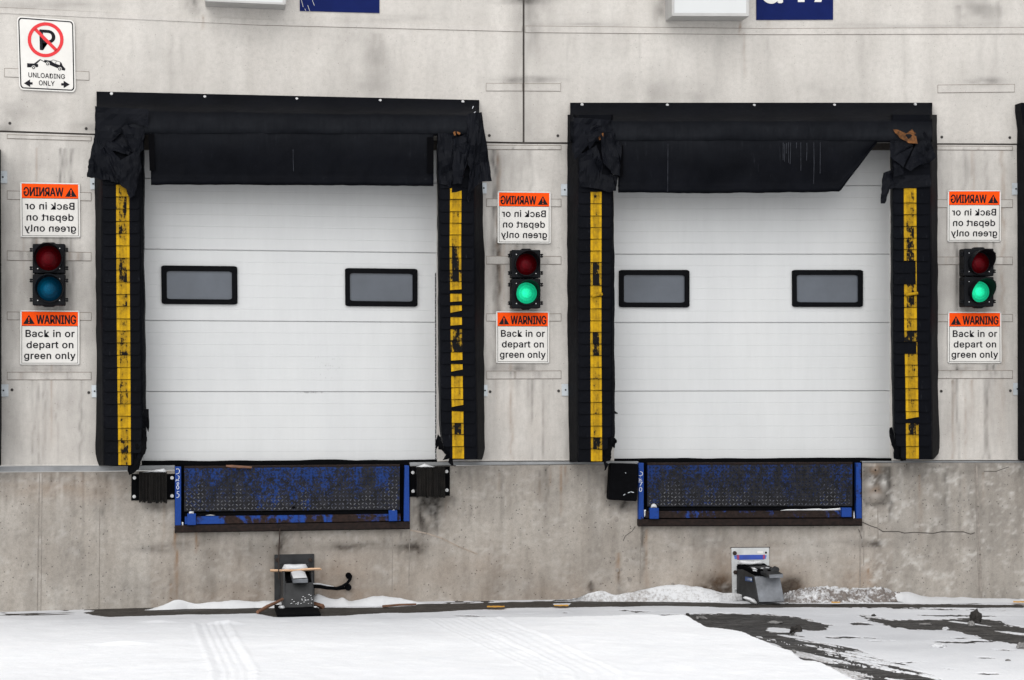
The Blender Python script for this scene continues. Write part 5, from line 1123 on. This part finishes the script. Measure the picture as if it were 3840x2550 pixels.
for a, b in (((2345, 1773), (2347, 1774)), ((2338, 1857), (2344, 1853)), ((2355, 1848), (2362, 1846)), ((2365, 1844), (2377, 1847))): mb = MB(); strip(mb, [a, b], 2.4, -.1108, .0005); mb.out('scratch', M_GALV, t)
# ------------------------------------------------------------------ truck restraints
def clump(pxs, Y, depth, label, seed, name='snow_clump', mat=None, group='snow clumps lying on ledges', rough=.01, cat='snow clump'):
    "a rounded lump: survey outline bulged to the front"
    uo = np.array(pxs, float); cen = uo.mean(0); rings = 5; V = []; Fs = []; n = len(uo)
    m = 4; pts = np.concatenate([[uo[i] + (uo[(i + 1) % n] - uo[i]) * k / m for k in range(m)] for i in range(n)]); n = len(pts)
    for j in range(rings + 1):
        f = 1 - j / (rings + .0); rr = cen + (pts - cen) * (.02 + .98 * f); y = Y - depth * math.sqrt(max(0, 1 - f * f)); p = P(rr[:, 0], rr[:, 1], y)
        p += rough * (np.stack([vn(p[:, 0] * 30, p[:, 2] * 30 + j, seed), vn(p[:, 0] * 28, p[:, 2] * 31 + j, seed + 1), vn(p[:, 0] * 33, p[:, 2] * 29, seed + 2)], -1) - .5); V.append(p)
    V.append(P(pts[:, 0], pts[:, 1], Y + depth * .8))
    for j in range(rings):
        for i in range(n): k = (i + 1) % n; Fs.append((j * n + i, j * n + k, (j + 1) * n + k, (j + 1) * n + i))
    Fs.append([rings * n + i for i in range(n)]); b = (rings + 1) * n
    for i in range(n): k = (i + 1) % n; Fs.append((b + i, b + k, k, i))
    Fs.append([b + i for i in range(n)][::-1])
    return build(name, np.concatenate(V), Fs, mat or M_SNOWP, smooth=True, label=label, cat=cat, group=group)
def bolt_head(t, x, y, Y, r, mat): mb = MB(); p = P(x, y, Y); mb.cyl(p + [0, -.012, 0], r, .012, 12, 0, r * 1.1); mb.cyl(p + [0, -.02, 0], r * .6, .008, 6); mb.out('bolt', mat, t)
# left hook
t = thing('truck_restraint', P(1115, 2300, -.3), 'dark steel truck hook with a wooden lath across it, under the left door', 'truck restraint', 'truck restraints')
mb = MB(); mb.quadpx([(1029, 2080), (1178, 2077), (1180, 2262), (1029, 2262)], -.022, .018); bevel(mb.out('wall_plate', M_STEELD, t), .002)
for x, y in ((1040, 2100), (1164, 2100)): bolt_head(t, x, y, -.022, .016, M_BOLTR)
def hexa(mb, fq, yf, bq, yb, mi=0):
    f, b = P([p[0] for p in fq], [p[1] for p in fq], yf), P([p[0] for p in bq], [p[1] for p in bq], yb)
    mb.add(np.concatenate([f, b]), [(0, 3, 2, 1)[::-1], (4, 5, 6, 7)[::-1], (0, 1, 5, 4)[::-1], (1, 2, 6, 5)[::-1], (2, 3, 7, 6)[::-1], (3, 0, 4, 7)[::-1]], mi)
mb = MB()
for a, b in ((1048, 1060), (1174, 1186)): pass
hexa(mb, [(1068, 2181), (1172, 2178), (1173, 2276), (1066, 2281)], np.array([-.42, -.42, -.50, -.50]), [(1056, 2140), (1165, 2139), (1165, 2262), (1056, 2264)], -.03)
bevel(mb.out('housing', M_STEELD, t), .006)
mb = MB(); hexa(mb, [(1062, 2146), (1068, 2146), (1069, 2280), (1063, 2281)], np.array([-.40, -.40, -.50, -.50]), [(1050, 2135), (1056, 2135), (1056, 2268), (1050, 2270)], -.03); mb.out('side_plate', M_STEELD, t)
mb = MB(); hexa(mb, [(1167, 2148), (1173, 2152), (1178, 2276), (1173, 2278)], np.array([-.40, -.40, -.49, -.49]), [(1165, 2135), (1170, 2135), (1170, 2262), (1165, 2264)], -.03); mb.out('side_plate', M_STEELD, t)
tp = P([1074, 1166, 1160, 1064], [2180, 2177.5, 2145, 2146], [-.405, -.405, -.08, -.08]); tp[:, 2] += .006; mb = MB(); mb.add(np.concatenate([tp, tp - [0, 0, .004]]), [(0, 1, 2, 3), (4, 7, 6, 5), (0, 4, 5, 1), (1, 5, 6, 2), (2, 6, 7, 3), (3, 7, 4, 0)]); mb.out('hook_slot', M_VOID, t)
mb = MB(); mb.quadpx([(1073, 2178), (1168, 2175.5), (1168, 2183), (1073, 2186)], -.428, .012); mb.out('slot_edge', M_VOID, t)
mb = MB(); hexa(mb, [(1098, 2174), (1155, 2170), (1155, 2186), (1098, 2188)], -.50, [(1088, 2142), (1142, 2142), (1142, 2160), (1088, 2160)], -.20); bevel(mb.out('hook', M_STEELL, t), .004)
mb = MB(); mb.quadpx([(1056, 2118), (1158, 2116), (1160, 2143), (1056, 2145)], -.17, .14); mb.out('top_cap', M_STEELD, t)
mb = MB(); mb.box(tuple(G(1040, 2318) * [1, 1, 0] + [0, 0, gz(-.1) - .02]), tuple(np.array([G(1204, 2316)[0], -.02, gz(0) + .022]))); mb.out('base_plate', M_BLACK, t)
V0 = G(1175, 2306); 
for k in range(26):
    x, y = R_.uniform(1085, 1168), R_.uniform(2226, 2268)
    if R_.random() < .35 and x < 1120: continue
    f = (y - 2180) / 100.0; mb = MB(); yy = -.42 - .08 * f - .006; mb.quadpx([(x, y), (x + R_.uniform(3, 7), y - 1), (x + R_.uniform(3, 7), y + 1.2), (x, y + 1.8)], yy, .004)
    mb.out('snow_fleck', M_SNOWP, t)
for q, Y, mat in (([(1057, 2132), (1066, 2116), (1145, 2116), (1153, 2127), (1155, 2140), (1060, 2143)], -.20, None),):
    clump(q, Y, .06, 'thick white snow cap on top of the left truck hook', 61, rough=.008)
q = P([1090, 1142, 1152, 1100], [2145, 2145, 2169, 2172], [-.21, -.21, -.49, -.49]); q[:, 2] += .006
V = []; 
for a in np.linspace(0, 1, 9):
    for b in np.linspace(0, 1, 9): p = bil(q, a, b); p[2] += .016 * (1 - (2 * a - 1) ** 4) * (1 - (2 * b - 1) ** 4) * (.6 + .8 * vn(np.array(p[0] * 20), np.array(p[1] * 20), 4)); V.append(p)
build('snow_clump', V, grid_faces(9, 9)[:, ::-1], M_SNOWP, smooth=True, label='flat layer of snow on the tongue of the left truck hook', cat='snow clump', group='snow clumps lying on ledges')
mb = MB(); mb.tube([P(1013, 2139.5, -.245), P(1060, 2140, -.245), P(1110, 2138, -.248), P(1165, 2134.5, -.245), P(1199, 2133.5, -.245), P(1206, 2135.5, -.245)], [.010, .010, .010, .010, .0095, .004], 4)
mb.out('wooden_lath', M_WOOD, label='pale pine lath lying across the left truck hook', cat='lath')
mb = MB(); mb.tube([P(1050, 1978, -.06), P(1046, 2060, -.15), P(1045, 2120, -.26), P(1046, 2172, -.30)], .0045, 8); mb.out('release_rod', M_BOLTR, label='thin dark rod hanging from the left leveler to the truck hook', cat='rod')
mb = MB(); mb.tube([P(1172, 2196, -.30), P(1200, 2197, -.20), P(1225, 2203, -.13), P(1262, 2206, -.09), P(1285, 2198, -.08), P(1302, 2187, -.07), P(1313, 2172, -.06), P(1316, 2160, -.05), P(1309, 2154, -.03)], .0115, 12)
h = thing('hose', P(1240, 2205, -.1), 'black hoses looping from the left truck hook to two wall stubs', 'hose')
mb.out('upper_hose', M_BLACK, h)
mb = MB(); mb.tube([P(1172, 2201, -.31), P(1200, 2202, -.21), P(1225, 2206, -.14), P(1265, 2209, -.08), P(1290, 2206, -.05), P(1306, 2203, -.02)], .0105, 12); mb.out('lower_hose', M_BLACK, h)
for x, y, r in ((1308, 2160, .024), (1306, 2203, .026)): mb = MB(); mb.cyl(P(x, y, -.06), r, .06, 20); bevel(mb.out('wall_stub', M_BLACK, h), .003)
mb = MB(); mb.cyl(P(1308, 2160, -.061), .018, .004, 16); mb.out('stub_bore', M_VOID, h)
q = [P(x, y, yy) + [0, 0, .0125] for x, y, yy in ((1173, 2195, -.30), (1198, 2196, -.21), (1222, 2201, -.14), (1250, 2205, -.10))]
mb = MB(); mb.tube(q, [.006, .0075, .006, .003], 8); mb.out('snow_clump', M_SNOWP, label='thin line of snow along the top of the black hose', cat='snow clump', group='snow clumps lying on ledges')
a, b = G(965, 2296, .02), G(1060, 2266, .05); b[2] += .04
mb = MB(); mb.tube([a, a * .6 + b * .4 + [0, 0, .004], a * .3 + b * .7, b], [.013, .014, .012, .011], 8); mb.out('stick', M_WOODD, label='reddish brown broken stick on the ground, leaning on the left truck hook', cat='stick')
a, b = G(1176, 2266, .03), G(1212, 2275, .02); mb = MB(); mb.tube([a, b], [.022, .02], 4); mb.out('wood_scrap', M_WOODD, label='dark brown wood scrap in the snow right of the left truck hook', cat='wood scrap')
a, b = G(1435, 2274, .012), G(1560, 2266, .012); mb = MB(); mb.tube([a, (a + b) / 2 + [0, 0, .004], b], [.010, .009, .008], 5); mb.out('stick', M_WOODD, label='thin dark stick lying on the pavement, right of the peaked snow bank', cat='stick')
# right hook
t = thing('truck_restraint', P(2850, 2262, -.35), 'grey steel truck hook with a blue band on its wall plate, under the right door', 'truck restraint', 'truck restraints')
mb = MB(); mb.quadpx([(2743, 2055), (2884, 2054), (2886, 2240), (2747, 2240)], -.022, .018); wp = bevel(mb.out('wall_plate', M_PLATEW, t), .002)
for x, y in ((2755, 2074), (2757, 2146)): bolt_head(t, x, y, -.022, .0155, M_BOLTR)
mb = MB(); mb.cyl(P(2872.5, 2072.5, -.0235), .009, .003, 12); mb.out('bolt_hole', M_VOID, wp)
mb = MB(); mb.quadpx([(2768, 2081), (2866, 2080), (2866, 2098), (2768, 2099.5)], -.0236, .002); mb.out('blue_band', simple('band_blue', (.015, .05, .30), .5, 0, .2, 20), wp)
for q in ([(2762, 2081), (2772, 2081), (2772, 2099), (2764, 2099)], [(2861, 2080), (2869, 2080), (2869, 2096), (2861, 2096)]): mb = MB(); mb.quadpx(q, -.0244, .002); mb.out('red_mark', simple('mark_red', (.25, .03, .09), .6, 0, .2, 30), wp)
for q in ([(2753, 2083), (2763, 2083), (2763, 2097), (2755, 2097)], [(2866, 2081), (2875, 2082), (2872, 2096), (2866, 2096)]): mb = MB(); mb.quadpx(q, -.0240, .002); mb.out('blue_band', simple('band_blue_pale', (.05, .12, .42), .5, 0, .3, 30), wp)
mb = MB(); mb.quadpx([(2840, 2067), (2861, 2067), (2861, 2075), (2840, 2075)], -.0236, .002); st_ = mb.out('sticker', M_WHITE, wp)
mb = MB(); mb.quadpx([(2740, 2052), (2887, 2051), (2887, 2056), (2740, 2057)], -.012, .01); mb.out('sealant', M_GRIME, t)
mb = MB()
hexa(mb, [(2829, 2162), (2926, 2166), (2943, 2257), (2847, 2259)], np.array([-.50, -.50, -.56, -.56]), [(2766, 2128), (2862, 2128), (2862, 2240), (2768, 2242)], -.03); bevel(mb.out('housing', M_STEELL, t), .006)
mb = MB(); hexa(mb, [(2826, 2158), (2829, 2158), (2846, 2262), (2843, 2262)], np.array([-.50, -.50, -.56, -.56]), [(2762, 2122), (2766, 2122), (2767, 2246), (2763, 2246)], -.025)
mb.out('side_plate', M_STEELD, t)
mb = MB(); hexa(mb, [(2822, 2135), (2905, 2140), (2905, 2168), (2830, 2164)], -.46, [(2764, 2116), (2866, 2112), (2866, 2135), (2764, 2132)], -.05); mb.out('hook_slot', M_VOID, t)
mb = MB(); hexa(mb, [(2878, 2152), (2937, 2152), (2937, 2166), (2882, 2167)], -.62, [(2805, 2122), (2885, 2120), (2885, 2136), (2805, 2138)], -.18); bevel(mb.out('hook', M_STEELD, t), .006)
mb = MB(); hexa(mb, [(2884, 2155), (2936, 2153), (2936, 2166), (2886, 2168)], -.626, [(2884, 2155), (2936, 2153), (2936, 2166), (2886, 2168)], -.615); mb.out('hook_face', M_STEELL, t)
for x, y, r in ((2905, 2132, .02), (2890, 2134, .018), (2862, 2138, .016)): mb = MB(); mb.tube([P(x, y, -.40), P(x + 9, y + 4, -.48)], r, 10); mb.out('pivot', M_STEELD, t)
mb = MB(); hexa(mb, [(2794, 2162), (2821, 2166), (2821, 2182), (2794, 2178)], np.array([-.30, -.47, -.47, -.30]) - .01, [(2794, 2162), (2821, 2166), (2821, 2182), (2794, 2178)], np.array([-.30, -.47, -.47, -.30]) + .012); sk = mb.out('sticker', M_STICK, t)
mb = MB()
for k in range(6):
    a = 2797 + k * 3.9; yy = -.315 - .17 * k / 6.0; mb.quadpx([(a, 2167 + k * .5), (a + 2.3, 2167.4 + k * .5), (a + 2.3, 2175 + k * .5), (a, 2174.6 + k * .5)], yy - .012, .002)
mb.out('sticker_print', M_GALV, sk)
clump([(2770, 2108), (2776, 2101), (2815, 2103), (2852, 2104), (2862, 2112), (2856, 2117), (2810, 2119), (2778, 2116)], -.14, .05, 'rounded snow ridge under the blue band of the right truck hook', 71, rough=.008)
for q, l in (([(2816, 2128), (2830, 2129), (2842, 2137), (2828, 2137)], 'small snow streak at the rear of the right truck hook'), ([(2822, 2136), (2838, 2138), (2839, 2144), (2824, 2142)], 'lower small snow streak on the shoulder of the right truck hook'), ([(2852, 2129), (2866, 2129), (2862, 2133), (2852, 2132)], 'tiny snow spot on the middle of the right truck hook'), ([(2870, 2127), (2886, 2128), (2884, 2132), (2872, 2131)], 'tiny snow spot near the tip of the right truck hook')):
    clump(q, -.47, .015, l, len(l), rough=.003)
clump([(2786, 2243), (2796, 2238), (2830, 2246), (2843, 2260), (2838, 2266), (2815, 2262)], -.52, .05, 'slab of clean snow at the left foot of the right truck hook', 75, rough=.01)
clump([(2756, 2205), (2763, 2206), (2764, 2214), (2755, 2213)], -.04, .015, 'small snow dab on the lower left of the right hook plate', 76, rough=.003)
clump([(2944, 2259), (2952, 2258), (2962, 2262), (2945, 2263)], -.5, .03, 'small snow crumb at the right foot of the right truck hook', 77, rough=.004)
clump([(1044, 2276), (1050, 2270), (1064, 2270), (1069, 2278), (1068, 2284), (1048, 2284)], -.5, .05, 'snow lump against the left foot of the left truck hook', 78, rough=.008)
clump([(1176, 2273), (1186, 2272), (1198, 2280), (1176, 2282)], -.48, .05, 'snow lump against the right foot of the left truck hook', 79, rough=.008)
# snow on the levelers and bumpers
clump([(709, 1919), (713, 1917), (726, 1918), (727, 1926), (709, 1926)], -.085, .022, 'white snow cap on the left keeper of the left leveler', 81, rough=.003)
clump([(1471, 1914), (1476, 1910), (1482, 1914)], -.085, .02, 'tiny snow cap on the right keeper of the left leveler', 82, rough=.002)
clump([(682, 1957), (688, 1958), (688, 1972), (682, 1971)], -.055, .012, 'small white snow clump in the lower left corner of the left leveler', 83, rough=.003)
clump([(2440, 1904), (2443, 1893), (2452, 1888), (2461, 1893), (2464, 1904)], -.085, .024, 'dome shaped snow cap on the left keeper of the right leveler', 84, rough=.002)
clump([(2415, 1912), (2422, 1911), (2425, 1926), (2421, 1938), (2416, 1939)], -.055, .012, 'tall snow clump in the lower left corner of the right leveler', 85, rough=.003)
clump([(3199, 1930), (3203, 1915), (3205, 1930), (3206, 1946), (3200, 1946)], -.055, .012, 'pointed snow clump in the lower right corner of the right leveler', 86, rough=.003)
clump([(2926, 1914), (2950, 1910), (2990, 1911), (3040, 1908), (3070, 1907), (3100, 1910), (3135, 1911), (3152, 1905), (3156, 1910), (3150, 1914), (3040, 1915)], -.060, .014, 'long thin snow line on the lip of the right leveler', 87, rough=.003)
clump([(770, 1933), (790, 1930), (808, 1932), (800, 1934)], -.058, .012, 'short thin snow line on the lip of the left leveler', 88, rough=.003)
clump([(529, 1771), (560, 1766), (585, 1760), (615, 1757), (622, 1763), (623, 1772)], -.10, .04, 'sloping snow wedge on the left bumper of the left leveler', 89, rough=.004)
clump([(1560, 1750), (1572, 1747), (1592, 1738), (1612, 1746), (1634, 1750), (1630, 1753), (1566, 1753)], -.10, .04, 'peaked snow cap on the bumper right of the left leveler', 90, rough=.004)
# ------------------------------------------------------------------ clods and ice on the pavement
def lump(x, y, w, h, mat, label, cat, name, group, seed):
    p = G(x, y); bm = bmesh.new(); bmesh.ops.create_icosphere(bm, subdivisions=3, radius=1.0); V = np.array([v.co[:] for v in bm.verts]); bm.verts.index_update(); Fs = [[v.index for v in f.verts] for f in bm.faces]; bm.free()
    d = 1 + 1.3 * (fbm(V[:, 0] * 2.6 + seed, V[:, 1] * 2.6 + V[:, 2] * 2.1, seed, 4) - .5); V = V * d[:, None] * [w / 2, w * .45, h * .62]
    V[:, 2] = np.maximum(V[:, 2], -.02); V = V + p + [0, 0, h * .28]
    build(name, V, Fs, mat, smooth=False, label=label, cat=cat, group=group)
GC, GI = 'frozen mud clods on the pavement', 'grey ice lumps on the pavement'
lump(3657, 2340, .085, .11, M_CLOD, 'tall dark mud clod at the far end of the right wheel track', 'mud clod', 'mud_clod', GC, 3)
lump(3642, 2346, .045, .035, M_ICE, 'grey ice lump leaning against the tall dark mud clod', 'ice lump', 'ice_lump', GI, 13)
lump(2988, 2372, .085, .055, M_CLOD, 'black mud clod between the two bare wheel tracks', 'mud clod', 'mud_clod', GC, 5)
lump(3277, 2312, .04, .02, M_CLOD, 'small flat dark clod at the tip of the far bare patch', 'mud clod', 'mud_clod', GC, 6)
lump(2579, 2309, .03, .022, M_CLOD, 'small dark clod at the upper left of the near bare patch', 'mud clod', 'mud_clod', GC, 7)
lump(2630, 2320, .08, .022, M_ICE, 'brownish ice lump on the near bare patch by the snow edge', 'ice lump', 'ice_lump', GI, 8)
lump(2905, 2338, .09, .020, M_ICE, 'long grey ice lump in the middle of the near bare patch', 'ice lump', 'ice_lump', GI, 9)
lump(3520, 2430, .10, .03, M_SNOWP, 'dirty white snow chunk lying on the flat snow at the right', 'snow chunk', 'snow_chunk', GI, 10)
lump(3835, 2436, .08, .05, M_ICE, 'grey ice lump at the right picture edge', 'ice lump', 'ice_lump', GI, 11)
lump(3470, 2343, .09, .014, M_ICE, 'flat grey ice lump in the middle of the far bare patch', 'ice lump', 'ice_lump', GI, 12)
lump(2978, 2452, .03, .03, M_ICE, 'tiny grey ice lump in the slush beside the big snow drift', 'ice lump', 'ice_lump', GI, 15)
lump(3781, 2482, .035, .02, M_ICE, 'small flat ice lump alone on the snow near the right edge', 'ice lump', 'ice_lump', GI, 16)
lump(3545, 2361, .05, .02, M_SNOWP, 'small snow chunk on the lower edge of the far bare patch', 'snow chunk', 'snow_chunk', GI, 17)
